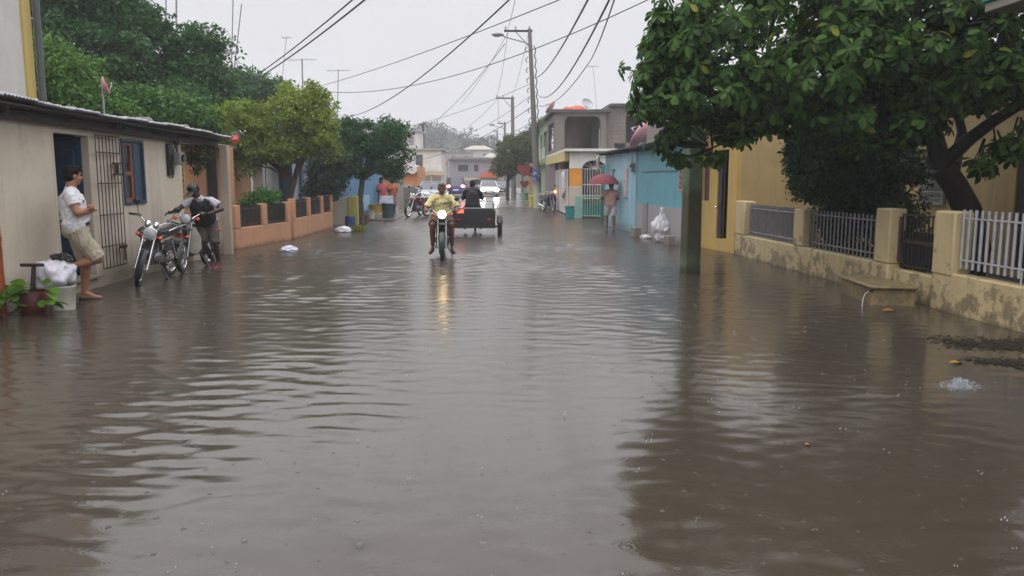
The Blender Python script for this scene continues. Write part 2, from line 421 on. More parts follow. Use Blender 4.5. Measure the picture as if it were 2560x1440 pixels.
for (cx, cy, l, am) in ((.95, 3.9, .26, .03), (2.3, 3.6, .22, .026), (-.93, 16.4, .5, .09), (.0, 23.5, .6, .04)):
    rr_ = np.hypot(XX - cx, YY - cy); Z += am * l / 6.28 * np.sin(2 * math.pi * rr_ / l) * np.exp(-((rr_ - .75 * (1 + l)) / (.7 + l)) ** 2)
ny, nx = XX.shape; V = np.stack([XX, YY, Z], -1).reshape(-1, 3); ii = (np.arange(ny - 1)[:, None] * nx + np.arange(nx - 1)[None]).ravel(); Fq = np.stack([ii, ii + 1, ii + 1 + nx, ii + nx], 1)
V = np.concatenate([V, np.array([(-40, -12, -.04), (40, -12, -.04), (40, 60, -.04), (-40, 60, -.04)])]); n0 = nx * ny; Fq = np.concatenate([Fq, [[n0, n0 + 1, n0 + 2, n0 + 3]]])
me = bpy.data.meshes.new('water'); me.vertices.add(len(V)); me.vertices.foreach_set('co', V.astype(np.float32).ravel()); me.loops.add(len(Fq) * 4); me.loops.foreach_set('vertex_index', Fq.astype(np.int32).ravel()); me.polygons.add(len(Fq)); me.polygons.foreach_set('loop_start', np.arange(0, len(Fq) * 4, 4, dtype=np.int32)); me.update(calc_edges=True)
me.polygons.foreach_set('use_smooth', [True] * len(Fq))
tag(link('water', me, water_mat(), None, smooth=False), 'brown flood water covering the street from wall to wall', None, kind='structure')
# pavements that just break the surface
pm = plaster('#5a5249', '#3d3831', .5, bump=.3, rough=.25)
mb = MB(); mb.bx((-5.4, 32.5, -.1), (-3.7, 46, .06)); mb.build('pavement', pm, bevel=.03)['kind'] = 'structure'
mb = MB(); mb.bx((3.35, 47, -.1), (4.4, 95, .1)); mb.build('pavement', pm, bevel=.03)['kind'] = 'structure'
# wooded hill beyond the town
hn = 90; vs = []; fs = []
rng = np.random.default_rng(3)
bum = [(rng.uniform(-220, 220), rng.uniform(140, 420), rng.uniform(4, 11), rng.uniform(.8, 3.0)) for _ in range(900)]
bx_, by_, br_, bh_ = (np.array(q) for q in zip(*bum))
for j in range(hn):
    for i in range(hn * 2):
        x = -260 + 520 * i / (hn * 2 - 1); y = 125 + 320 * j / (hn - 1)
        s = min(1, max(0, (y - 130) / 190)); s = s * s * (3 - 2 * s)
        prof = 12.5 * math.exp(-((x + 20) / 20) ** 2) + 4.0 * math.exp(-((x - 14) / 30) ** 2) + 4.5
        z = -.5 + prof * s
        if y > 175: z += float(np.max(bh_ * np.maximum(0, 1 - ((x - bx_) ** 2 + (y - by_) ** 2) / br_ ** 2) ** .5)) * min(1, (y - 175) / 30)
        vs.append((x, y, z))
for j in range(hn - 1):
    for i in range(hn * 2 - 1): a = j * hn * 2 + i; fs.append((a, a + 1, a + 1 + hn * 2, a + hn * 2))
hm = NT('wooded_slope'); hm.princ(hm.mix(hm.ramp(hm.noise(.35, 6, .7), [(.35, 0.), (.7, 1.)]), (.012, .018, .01, 1), (.04, .055, .028, 1)), .8, hm.bump(hm.noise(1.2, 6, .7), 1, .8))
mb = MB(); mb.add(vs, fs); tag(mb.build('hill', hm.m), 'wooded hill fading into the rain beyond the town', None, kind='structure')
# trees covering that hill, too far to count
def hill_z(x, y):
    i = int((x + 260) / 520 * (hn * 2 - 1)); j = int((y - 125) / 320 * (hn - 1)); return vs[j * hn * 2 + i][2]
hv = np.array(vs); wp_ = []
wq_ = np.random.default_rng(8)
for _ in range(620):
    x, y = wq_.uniform(-85, 60), wq_.uniform(178, 300); wp_.append((x, y, hill_z(x, y) + wq_.uniform(.2, 2.2), wq_.uniform(1.0, 2.4)))
WOODS = wp_
# rain haze
if HAZE:
    n = NT('rain_haze'); v = n.new('VolumePrincipled'); v.inputs['Color'].default_value = (.92, .92, .95, 1); v.inputs['Density'].default_value = HAZE; v.inputs['Anisotropy'].default_value = 0.
    n.ln(v.outputs[0], n.out.inputs['Volume'])
    try: n.m.cycles.homogeneous_volume = True
    except Exception: pass
    mb = MB(); mb.bx((-420, -45, -1.6), (420, 920, 48)); h = mb.build('haze', n.m, smooth=False); tag(h, 'thin grey rain haze hanging over the whole street', None, kind='stuff')
# ================================================================== left side of the street
def bars(mb, p0, p1, z0, z1, n, r=.008, rails=(), rr=None, flat=False):
    p0, p1 = Vector((*p0, 0)), Vector((*p1, 0))
    for i in range(n):
        q = p0.lerp(p1, i / (n - 1))
        if flat:
            u = (p1 - p0).normalized(); mb.box((q.x, q.y, (z0 + z1) / 2), (r * 2, r, z1 - z0), math.atan2(u.y, u.x))
        else: mb.tube([(q.x, q.y, z0), (q.x, q.y, z1)], r, 6)
    for z in rails: mb.tube([(p0.x, p0.y, z), (p1.x, p1.y, z)], rr or r, 6)
def louvre(root, name, a, b, z0, z1, n, mat, fmat, out, th=.05):
    """louvred window lying between plan points a and b"""
    a, b = Vector((*a, 0)), Vector((*b, 0)); u = (b - a).normalized(); L = (b - a).length; o = Vector((*out, 0)); rz = math.atan2(u.y, u.x)
    f = MB(); c = (a + b) / 2 + o * .02
    for z in (z0, z1): f.box((c.x, c.y, z), (L + .06, th, .05), rz)
    for q in (a, b): f.box((q.x + o.x * .02, q.y + o.y * .02, (z0 + z1) / 2), (.05, th + .004, z1 - z0 - .05), rz)
    w_ = f.build(name, fmat, root, True)
    s = MB(); tilt = Matrix.Rotation(rz, 4, 'Z') @ Matrix.Rotation(R(35) * (1 if u.cross(o).z < 0 else -1), 4, 'X')
    for i in range(n):
        z = z0 + (z1 - z0) * (i + .5) / n; s.box((c.x, c.y, z), (L - .06, .012, (z1 - z0) / n * 1.05), M=tilt)
    s.build('slats', mat, w_, True)
    return w_
# ---- cream house with the zinc roof
CX = -6.1
H = thing('cream_house', 'low cream plastered house with zinc roof and open blue doorway', 'house', (CX, 13, 0))
cream = plaster('#cabeac', '#6d6352', .3, bump=.3, low=(.45, '#5c5142', .5))
mb = MB(); mb.wall((CX, 5), (CX, 16.5), -.2, 2.5, .2, [(6.72, 7.72, .2, 2.34), (8.82, 9.68, 1.27, 2.36)])
mb.wall((CX - .203, 16.3), (CX - 3.2, 16.3), -.2, 2.5, .2)
mb.build('wall', cream, H, True, merge=True)
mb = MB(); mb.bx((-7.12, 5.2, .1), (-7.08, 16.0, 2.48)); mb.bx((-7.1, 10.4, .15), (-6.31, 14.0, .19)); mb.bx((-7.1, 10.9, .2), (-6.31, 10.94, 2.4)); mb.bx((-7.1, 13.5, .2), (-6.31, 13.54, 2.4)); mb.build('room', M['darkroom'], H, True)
mb = MB(); mb.bx((-6.3, 11.70, .16), (-6.02, 12.74, .21)); mb.build('sill', M['conc'], H, True, bevel=.01)
# roof: corrugated zinc sheet falling to the back
zn = NT('zinc'); zn.princ(zn.mix(zn.ramp(zn.noise(2, 6, .7), [(.45, 0.), (.8, .7)]), col('#b9bbc0'), col('#6d5d50')), .4, zn.bump(zn.noise(20, 4), .2, .01), .85)
NC = 420; vs = []; fs = []
for i in range(NC + 1):
    y = 4.8 + (18.55 - 4.8) * i / NC; c = .016 * math.sin(2 * math.pi * (y / .076)) if NC else 0
    sag = .02 * math.sin(y * .9) - .0075 * max(0, y - 10) + (.02 if (y % 1.65) < .82 else 0)
    for x, z in ((-5.68, 2.655), (-6.6, 2.63), (-7.3, 2.6)): vs.append((x - .03 * ((y % 1.65) < .82), y, z + c + sag))
for i in range(NC): a = i * 3; fs += [(a, a + 1, a + 4, a + 3), (a + 1, a + 2, a + 5, a + 4)]
mb = MB(); mb.add(vs, fs); roof = mb.build('roof', zn.m, H, True, ang=80)
sm = roof.modifiers.new('t', 'SOLIDIFY'); sm.thickness = .022
mb = MB()
for i in range(9):
    y = 5.6 + i * 1.55; m_ = MB(); m_.bx((-7.1, y, 2.502), (-5.87, y + .06, 2.575 - .0075 * max(0, y - 10))); m_.build('rafter', plain('#3a332e', .7, var=.3, scale=9), H, True)
mb.loft([[(-6.05, y, 2.45 - d), (-5.99, y, 2.45 - d), (-5.99, y, 2.57 - d), (-6.05, y, 2.57 - d)] for y, d in ((4.9, 0), (10, 0), (18.45, .064))])
mb.build('fascia_board', plain('#3a332e', .7, var=.3, scale=9), H, True)
mb = MB(); mb.bx((-5.9, 18.2, -.2), (-5.72, 18.36, 2.42)); mb.build('porch_post', plaster('#a89c8c', '#5e5546', .4), H, True, bevel=.012)
mb = MB(); mb.wall((-6.05, 16.75), (-6.05, 18.2), -.2, .95, .14); mb.bx((-6.36, 18.363, -.2), (-5.9, 18.5, 1.2)); mb.build('porch_wall', cream, H, True)
# blue door leaf swung into the room
mb = MB(); mb.box((-6.62, 12.71, 1.27), (.82, .045, 2.1), R(4)); d = mb.build('door', M['blue_wood'], H, True, bevel=.008)
mb = MB()
for z in (.75, 1.75): mb.box((-6.6, 12.68, z), (.56, .015, .75), R(4))
mb.build('panel', M['blue_wood'], d, True, bevel=.006)
# barred gate leaf swung flat against the wall
mb = MB(); gx = -6.03; bars(mb, (gx, 12.8), (gx, 13.62), .27, 2.36, 8, .0075, (.28, .62, 1.12, 1.62, 2.1, 2.36), .011)
mb.bx((gx - .02, 13.36, 1.92), (gx + .03, 13.6, 1.95)); mb.bx((gx - .02, 13.36, 1.74), (gx + .03, 13.6, 1.77)); mb.bx((gx - .02, 13.46, 1.76), (gx + .03, 13.5, 1.93))
mb.bx((gx - .02, 13.42, .55), (gx + .03, 13.62, .6)); mb.tube([(gx + .03, 13.5, .35), (gx + .03, 13.5, .58)], .012, 6)
mb.build('barred_gate', M['rust'], H, True)
# window: blue frame, bare wood casement
wf = MB()
wf.bx((-6.2, 13.82, 1.25), (-6.07, 14.68, 1.3)); wf.bx((-6.2, 13.82, 2.31), (-6.07, 14.68, 2.36)); wf.bx((-6.2, 13.82, 1.3), (-6.07, 13.87, 2.31)); wf.bx((-6.2, 14.63, 1.3), (-6.07, 14.68, 2.31))
win = wf.build('window', M['blue_wood'], H, True, bevel=.005)
mb = MB(); wood = plain('#85492a', .5, var=.3, scale=7)
for y in (13.92, 14.22): mb.bx((-6.17, y, 1.3), (-6.12, y + .07, 2.31))
for z in (1.3, 1.75, 2.25): mb.bx((-6.165, 13.92, z), (-6.125, 14.29, z + .06))
mb.build('casement', wood, win, True)
mb = MB(); mb.bx((-6.15, 13.87, 1.3), (-6.145, 14.28, 2.31)); mb.build('pane', M['glass'], win, True)
mb = MB(); mb.bx((-6.16, 14.31, 1.3), (-6.11, 14.63, 2.31)); mb.build('shutter', M['blue_wood'], win, True, bevel=.004)
# electricity meter and service head
mb = MB(); mb.bx((-6.08, 16.0, 1.95), (-5.93, 16.22, 2.2)); mt = mb.build('meter_box', plain('#8d8f90', .4), H, True, bevel=.02)
mb = MB(); mb.tube([(-5.93, 16.11, 2.08), (-5.88, 16.11, 2.08)], .075, 14); mb.build('meter_glass', M['glass'], mt, True)
mb = MB(); mb.tube([(-6.03, 16.11, 2.2), (-6.03, 16.11, 2.42)], .025, 8); mb.ell((-6.02, 16.08, 2.42), (.07, .07, .1)); mb.tube([(-6.02, 16.0, 2.44), (-5.95, 15.8, 2.3), (-6.02, 15.75, 2.0), (-6.06, 15.9, 1.7)], .014, 6); mb.bx((-6.09, 15.72, 1.75), (-6.04, 15.95, 2.35)); mb.build('service_cable', M['black'], H, True)
mb = MB(); mb.loft([[(-6.7, y, 2.574 - d), (-5.74, y, 2.594 - d), (-5.74, y, 2.606 - d), (-6.7, y, 2.586 - d)] for y, d in ((4.9, 0), (10, 0), (18.4, .064))]); mb.build('boards', plain('#37302b', .7, var=.35, scale=9), H, True)
# concrete lumps that hold the sheets down
for k, (px, py, yy, lab) in enumerate([(402, 296, 15.0, 'rounded rubble lump weighing down the zinc roof above the window'), (492, 312, 17.0, 'flat broken block weighing down the zinc roof near its far end')]):
    p = at(px, py + 9, yy); mb = MB(); mb.box((p.x - .3, p.y, 2.72), (.34, .5 - .1 * k, .12), .3, ch=.25); tag(mb.build('roof_stone', M['conc'], bevel=.03), lab, 'stone', 'stones on the zinc roof')
# orange drain pipe at the near corner
mb = MB(); mb.tube([(-6.02, 10.08, -.1), (-6.02, 10.08, 1.42)], .045, 12); mb.tube([(-6.02, 10.08, 1.38), (-6.02, 10.08, 1.46)], .056, 12); mb.tube([(-6.02, 10.08, .93), (-6.02, 10.08, .98)], .054, 12)
tag(mb.build('drain_pipe', plain('#8e431a', .45, var=.3)), 'orange painted drain pipe on the near end of the cream wall', 'pipe')
# ---- tall white house rising behind the zinc roof
T = thing('white_house', 'tall white house with yellow corner band behind the zinc roof', 'house', (-9, 11, 0))
mb = MB(); mb.bx((-13, 4, -.2), (-7.14, 13.36, 2.95)); mb.build('base_wall', plaster('#77726c', '#4b463e', .4), T, True)
mb = MB(); mb.bx((-13, 4, 2.953), (-7.2, 13.36, 8)); mb.build('wall', plaster('#c9c5be', '#8d8472', .3), T, True)
mb = MB(); mb.bx((-7.32, 13.14, 2.9), (-7.17, 13.39, 8)); mb.build('corner_band', plaster('#c3ab62', '#7d7048', .3), T, True, bevel=.01)
mb = MB(); mb.tube([(-7.12, 13.46, 2.5), (-7.12, 13.46, 8)], .055, 10); mb.build('gutter_pipe', plain('#4c5250', .4), T, True)
# ---- orange house behind the porch
O = thing('orange_house', 'orange house with cream louvred windows beside the porch post', 'house', (-7.6, 22, 0))
org = plaster('#ba8760', '#6b4730', .3)
mb = MB(); mb.wall((-7.6, 19.2), (-7.6, 26.3), -.2, 2.5, .2, [(.95, 1.5, .9, 2.3), (3.1, 3.75, .2, 2.3), (4.7, 5.3, .95, 2.2)]); mb.wall((-10.5, 19.2), (-7.803, 19.2), -.2, 2.5, .2)
mb.build('wall', org, O, True, merge=True)
mb = MB(); mb.bx((-10.6, 19.0, 2.503), (-7.1, 26.6, 2.6)); mb.build('roof', M['conc'], O, True, bevel=.02)
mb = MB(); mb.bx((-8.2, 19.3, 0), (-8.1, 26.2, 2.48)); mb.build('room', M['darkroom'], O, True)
cl = plain('#b8a878', .5)
louvre(O, 'window', (-7.64, 20.18), (-7.64, 20.68), .92, 2.28, 10, cl, cl, (1, 0)); louvre(O, 'window', (-7.64, 23.92), (-7.64, 24.48), .97, 2.18, 9, cl, cl, (1, 0))
mb = MB(); mb.bx((-7.72, 22.32, .2), (-7.66, 22.93, 2.28)); d = mb.build('door', plain('#3b2a24', .5), O, True); mb = MB(); mb.bx((-7.66, 22.4, .4), (-7.645, 22.85, 2.1)); mb.build('panel', plain('#34241f', .5), d, True)
mb = MB(); mb.bx((-7.0, 21.6, -.1), (-6.72, 21.9, 2.5)); mb.build('porch_pillar', org, O, True, bevel=.012)
mb = MB(); mb.bx((-7.0, 24.6, -.1), (-6.75, 24.85, 2.5)); mb.build('porch_pillar', plaster('#c9b9b0', '#7f756d', .3), O, True, bevel=.012)
mb = MB(); mb.bx((-7.55, 19.0, .0), (-7.45, 19.06, 2.48)); mb.build('side_shutter', plain('#2c2826', .6), O, True)
mb = MB(); mb.bx((-6.26, 18.46, 1.2), (-6.06, 18.52, 2.42)); mb.build('porch_shutter', plain('#2c2826', .6), H, True)
# ---- orange garden wall in two lengths with dark railings
def low_wall(name, label, pts, base, top, pil, mat, rail=True):
    a, b = pts; a, b = Vector(a), Vector(b); L = (b - a).length; u = (b - a) / L; rz = math.atan2(u.y, u.x)
    W = thing(name, label, 'garden wall', (a.x, a.y, 0))
    m = MB(); c = (a + b) / 2; m.box((c.x, c.y, (base - .2) / 2), (L, .14, base + .2), rz); m.build('base', mat, W, True, bevel=.01)
    for s in pil:
        q = a + u * (s * L); m = MB(); m.box((q.x, q.y, (top + base) / 2 - .002), (.24, .17, top - base), rz); m.build('pillar', mat, W, True, bevel=.015)
    if rail:
        for s0, s1 in zip(pil[:-1], pil[1:]):
            p, q = a + u * (s0 * L + .14), a + u * (s1 * L - .14); m = MB(); bars(m, p, q, base + .01, top - .03, max(4, int((q - p).length / .07)), .016, (base + .06, top - .1), .014)
            m.build('railing', plain('#2b2220', .6, .2, var=.3), W, True)
    return W
ow = plaster('#bb8a68', '#7a5843', .4, low=(.22, '#4a3527', .6))
low_wall('garden_wall', 'orange garden wall with dark railings, the length beside the porch post', ((-6.05, 19.45), (-5.5, 22.6)), .5, 1.05, (.035, .5, .965), ow)
low_wall('garden_wall', 'orange garden wall with dark railings, the length by the blue barrel', ((-5.48, 22.85), (-5.42, 28.3)), .55, 1.12, (.02, .36, .7, .985), ow)
# ---- white house behind the yellow-green tree
Wh = thing('white_house', 'white house with lilac columns half hidden behind the pale tree', 'house', (-7.7, 29, 0))
wp = plaster('#e0deda', '#9a9388', .3)
mb = MB(); mb.wall((-7.7, 26.8), (-7.7, 32), -.2, 2.6, .2, [(1.75, 2.55, .95, 2.1), (3.6, 4.3, .15, 2.15)]); mb.wall((-10.5, 26.8), (-7.903, 26.8), -.2, 2.6, .2); mb.build('wall', wp, Wh, True, merge=True)
mb = MB(); mb.bx((-10.6, 26.6, 2.603), (-7.45, 32.2, 2.72)); mb.bx((-7.448, 28.7, 2.46), (-6.5, 32.2, 2.6)); mb.build('roof', plaster('#b8b2ab', '#6c665c', .5), Wh, True, bevel=.02)
for y in (29.0, 30.4, 31.8):
    mb = MB(); mb.lathe([(.12, -.1), (.12, 2.459)], 14, Matrix.Translation((-6.75, y, 0))); mb.lathe([(.16, 2.3), (.16, 2.458)], 14, Matrix.Translation((-6.75, y, 0))); mb.build('column', plain('#a9b0c2', .5), Wh, True)
mb = MB(); bars(mb, (-7.66, 28.6), (-7.66, 29.3), .95, 2.1, 9, .012, (1.0, 1.5, 2.05)); mb.build('window_bars', M['white'], Wh, True)
mb = MB(); mb.bx((-8.3, 27, 0), (-8.25, 31.8, 2.5)); mb.build('room', M['darkroom'], Wh, True)
mb = MB(); mb.bx((-7.75, 30.45, .1), (-7.7, 31.05, 2.14)); mb.build('door', plain('#5d4a44', .5), Wh, True)
# ---- low cream and lime wall, then light blue house
Lw = thing('boundary_wall', 'low cream wall ending in a lime yellow pillar behind the blue barrel', 'wall', (-5.2, 30, 0))
mb = MB(); mb.bx((-5.75, 29.9, -.2), (-5.08, 30.05, 1.0)); mb.build('cream_section', plaster('#b9ae9c', '#6e6656', .3), Lw, True, bevel=.01)
mb = MB(); mb.bx((-5.078, 29.85, -.2), (-4.72, 30.1, 1.04)); mb.build('lime_pillar', plaster('#a9a24a', '#6a6632', .3), Lw, True, bevel=.015)
B = thing('blue_house', 'light blue house behind the dark green street tree', 'house', (-5.5, 35, 0))
mb = MB(); mb.wall((-5.55, 31.0), (-5.1, 40.5), -.2, 2.7, .2, [(3.6, 4.4, .1, 2.1)]); mb.wall((-9, 31.0), (-5.753, 31.0), -.2, 2.7, .2); mb.build('wall', plaster('#5f8fae', '#3e5a6a', .3), B, True, merge=True)
mb = MB(); mb.bx((-9.2, 30.8, 2.703), (-4.9, 40.7, 2.8)); mb.build('roof', M['zinc'], B, True)
mb = MB(); mb.bx((-5.55, 34.6, 0.1), (-5.5, 35.4, 2.1)); mb.build('door', plain('#4b7fa0', .5), B, True)
Bw = MB(); Bw.box((-4.98, 33.2, .52), (.1, 2.0, .95), R(-2)); tag(Bw.build('blue_board', plaster('#8fb4d0', '#5a7484', .3), bevel=.01), 'pale blue board standing before the blue house', 'board')
# grey gateposts beyond
for k, (x, y) in enumerate([(-4.95, 42.0), (-4.75, 45.0)]):
    mb = MB(); mb.bx((x - .17, y, -.1), (x + .17, y + .34, 2.5)); mb.bx((x - .21, y - .04, 2.5), (x + .21, y + .38, 2.6))
    tag(mb.build('gatepost', plaster('#8d8780', '#57524a', .4), bevel=.015), ['grey concrete gatepost behind the two people in pink and orange', 'grey concrete gatepost nearer the orange gabled house'][k], 'gatepost', 'gateposts past the blue house')
mb = MB(); mb.bx((-4.9, 46.5, -.1), (-4.78, 58, 1.15)); tag(mb.build('boundary_wall', plaster('#5e5a55', '#3b3833', .5)), 'dark stained low wall beside the parked silver car', 'wall')
# orange house with white scalloped gable
og = thing('orange_house', 'orange house with scalloped white roof edge beyond the gateposts', 'house', (-6, 60, 0))
mb = MB(); mb.bx((-9, 59, -.1), (-4.95, 66, 2.55)); mb.build('wall', plaster('#c07c44', '#7c5230', .3), og, True)
mb = MB(); mb.bx((-6.3, 58.6, .1), (-5.3, 59.002 - .01, 1.25)); mb.build('cream_panel', plaster('#a89c80', '#6b6350', .3), og, True)
mb = MB()
for i in range(7): mb.lathe([(.34, 0), (.34, 4.3)], 10, Matrix.Translation((-8.9 + i * .6, 58.7, 2.32)) @ Matrix.Rotation(R(-90), 4, 'X'))
mb.build('roof', plain('#cfccc8', .5), og, True)
# white two storey house with square window
ww = thing('white_house', 'white two storey house with one square window and roof hut', 'house', (-6, 78, 0))
wq = plaster('#c9c5c2', '#8b857c', .25)
mb = MB(); mb.wall((-9.5, 76), (-4.15, 76), -.1, 4.25, .2, [(2.95, 3.62, 2.75, 3.85)]); mb.wall((-4.15, 76.2), (-4.15, 84), -.1, 4.25, .2, [(2, 4, .1, 2.2)]); mb.build('wall', wq, ww, True, merge=True)
mb = MB(); mb.bx((-9.6, 75.8, 4.253), (-3.9, 84, 4.42)); mb.build('roof', plaster('#9c958b', '#6a645a', .4), ww, True)
mb = MB(); mb.bx((-6.57, 76.12, 2.73), (-5.86, 76.16, 3.87)); f = mb.build('window', plain('#51454a', .4), ww, True)
mb = MB(); mb.bx((-6.6, 76.06, 3.26), (-5.84, 76.1, 3.32)); mb.bx((-6.25, 76.06, 2.73), (-6.19, 76.1, 3.87)); mb.build('frame', plain('#6a5e60', .5), f, True)
mb = MB(); mb.bx((-8.6, 77, 4.42), (-6.2, 81, 6.0)); rh = mb.build('roof_hut', wq, ww, True); mb = MB(); mb.bx((-7.2, 76.98, 4.75), (-6.75, 76.995, 5.6)); mb.build('window', plain('#8a8088', .5), rh, True); mb = MB(); mb.bx((-8.75, 76.8, 6.003), (-6.05, 81.2, 6.13)); mb.build('roof', plain('#9a9ba4', .6), rh, True)
mb = MB(); mb.bx((-6.2, 73.6, 2.2), (-3.7, 75.8, 2.32)); mb.box((-4.95, 73.6, 2.12), (2.6, .06, .3)); mb.build('awning', plaster('#bcae8a', '#7c7256', .3), ww, True)
for x in (-6.1, -4.95, -3.8):
    mb = MB(); mb.tube([(x, 73.7, 0), (x, 73.7, 2.2)], .06, 8); mb.build('awning_post', plain('#b5aa92', .5), ww, True)
# grey house closing the street
gh = thing('grey_house', 'long grey house with arcade closing the far end of the street', 'house', (-1, 112, 0))
gp = plaster('#87838a', '#5d595c', .3)
mb = MB(); mb.wall((-5.0, 112), (2.6, 112), 1.75, 4.1, .25, [(1.15, 2.55, 2.6, 3.5), (3.35, 3.95, 2.6, 3.5), (5.6, 6.4, 2.6, 3.5)]); mb.build('wall', gp, gh, True, merge=True)
mb = MB(); mb.bx((-5.2, 111.6, 4.103), (2.8, 118, 4.3)); mb.build('roof', plain('#5f5c60', .6), gh, True)
mb = MB(); mb.bx((-4.9, 112.35, 2.3), (2.5, 112.4, 4.0)); mb.bx((-4.9, 113.6, 0), (2.5, 113.7, 2.2)); mb.build('room', M['darkroom'], gh, True)
mb = MB()
for x0, x1, z1 in [(-5, -2.4, 1.75), (2.3, 2.6, 1.75), (-.35, .05, 1.75)]: mb.bx((x0, 111.9, -.1), (x1, 112.2, z1))
for a, b in ((-2.4, -.35), (.05, 2.3)):
    n = 10; c = (a + b) / 2; hw = (b - a) / 2
    for i in range(n):
        x = a + (b - a) * (i + .5) / n; t = (x - c) / hw; zz = .95 + .55 * math.sqrt(max(0, 1 - t * t)); mb.bx((x - hw / n, 111.92, zz), (x + hw / n, 112.18, 1.75))
mb.build('arcade', plaster('#b5a88a', '#7d745c', .3), gh, True)
mb = MB(); mb.prism([(-1.0, 1.78), (2.0, 1.78), (1.25, 2.55), (.5, 2.7), (-.3, 2.5)], 1.2, Matrix.Translation((0, 110.6, 0))); mb.build('awning', plain('#c0532c', .6), gh, True)
mb = MB(); mb.bx((-6.9, 100, -.1), (-5.1, 104, 3.3)); hh = thing('cream_house', 'narrow cream house with red roof tile beside the grey house', 'house', (-6, 100, 0)); mb.build('wall', plaster('#b8a890', '#7d735f', .3), hh, True); mb = MB(); mb.bx((-7, 99.7, 3.303), (-4.9, 104.2, 3.75)); mb.build('roof', plain('#a3514a', .6), hh, True); mb = MB(); mb.bx((-6.6, 99.93, 1.2), (-6.1, 99.99, 2.4)); mb.build('window', plain('#5b4c44', .5), hh, True)
# houses on the slope
for k, (px, py, wd, ht, Y, c, lab, hip) in enumerate([
    (1196, 394, 5.6, 3.4, 176, '#bdbab4', 'white hillside house with pale hipped roof, highest on the slope', 1), (1236, 410, 4.0, 2.6, 166, '#b4b0aa', 'white hillside house with hipped roof next to the taller one', 1),
    (1150, 398, 4.6, 2.6, 165, '#9b9894', 'grey flat roofed hillside house above the grey arcade house', 0), (1178, 412, 6.0, 2.4, 150, '#aaa6a2', 'pale flat roofed house just behind the grey arcade house', 0), (1120, 392, 3.2, 2.4, 168, '#a8a29a', 'small beige hillside house behind the white two storey house', 0)]):
    p = at(px, py, Y); hs_ = thing('hillside_house', lab, 'house', (p.x, Y, p.z - ht / 2), 0, 'houses on the slope')
    mb = MB(); mb.bx((-wd / 2, 0, -3), (wd / 2, 5, ht)); mb.build('wall', plaster(c, '#7d776e', .2), hs_)
    mb = MB()
    if hip: mb.loft([[(-wd / 2 - .5, -.5, ht), (wd / 2 + .5, -.5, ht), (wd / 2 + .5, 5.5, ht), (-wd / 2 - .5, 5.5, ht)], [(-wd / 4, 2.4, ht + .95), (wd / 4, 2.4, ht + .95), (wd / 4, 2.6, ht + .95), (-wd / 4, 2.6, ht + .95)]])
    else: mb.bx((-wd / 2 - .2, -.2, ht), (wd / 2 + .2, 5.2, ht + .18))
    mb.build('roof', plain('#a39c90' if hip else '#85817d', .6), hs_)
    for x in (-.3, .25):
        mb = MB(); mb.bx((x * wd - .4, -.03, ht * .35), (x * wd + .4, .03, ht * .75)); mb.build('window', plain('#5d5a5c', .4), hs_)
# ================================================================== right side of the street
yel = plaster('#c0a05c', '#7a6640', .3, bump=.2)
# ---- yellow house: wing by the street, set back front, flat roof
Y = thing('yellow_house', 'yellow plastered house behind the railed fence and the big tree', 'house', (7, 15, 0))
mb = MB(); mb.wall((5.22, 20.4), (5.62, 18.03), -.2, 3.0, .2, [(.62, 1.02, 1.15, 2.3), (1.45, 2.0, .28, 2.35)])
mb.build('wall', yel, Y, True, merge=True)
mb = MB(); mb.wall((5.622, 18.05), (8.6, 18.05), -.2, 3.1, .2); mb.build('side_wall', plaster('#ad9668', '#6d5d40', .3), Y, True)  # duller yellow than the wing: the wall's shade is painted into its colour
mb = MB(); mb.wall((8.6, 18.2), (8.6, 6), -.2, 3.3, .2, [(2.5, 3.35, 1.2, 2.05), (5.3, 6.2, .2, 2.3)]); mb.build('front_wall', plaster('#b39c6a', '#6d5d40', .3), Y, True, merge=True)  # shade painted in here too, as on the side wall
mb = MB(); mb.bx((5.0, 18.25, 3.003), (8.2, 22, 3.14)); mb.bx((8.25, 5.8, 3.303), (13, 22.2, 3.5)); mb.build('roof', M['conc'], Y, True, bevel=.02)
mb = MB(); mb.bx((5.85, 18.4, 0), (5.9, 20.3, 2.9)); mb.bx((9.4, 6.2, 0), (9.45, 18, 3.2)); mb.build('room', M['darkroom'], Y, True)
mb = MB(); mb.box((5.5, 19.1, 1.3), (.06, .58, 2.1), R(9.6)); d = mb.build('door', plain('#37343c', .45, var=.25), Y, True); mb = MB(); mb.ell((5.4, 18.78, 1.02), (.05, .03, .03)); mb.tube([(5.42, 18.78, 1.02), (5.48, 18.8, 1.04)], .018, 8); mb.build('handle', M['chrome'], d, True)
mb = MB(); mb.box((5.45, 19.6, 1.72), (.05, .42, 1.15), R(9.6)); wn = mb.build('window', plain('#42363a', .4), Y, True); mb = MB(); mb.box((5.42, 19.6, 1.72), (.03, .03, 1.1), R(9.6)); mb.build('mullion', plain('#7a6238', .5), wn, True)
louvre(Y, 'window', (8.56, 15.66), (8.56, 14.86), 1.22, 2.03, 7, plain('#9a9c9c', .4), plain('#7d7f80', .5), (-1, 0))
mb = MB(); mb.bx((8.62, 12.02, .2), (8.68, 12.88, 2.28)); mb.build('door', plain('#3a2722', .5), Y, True)
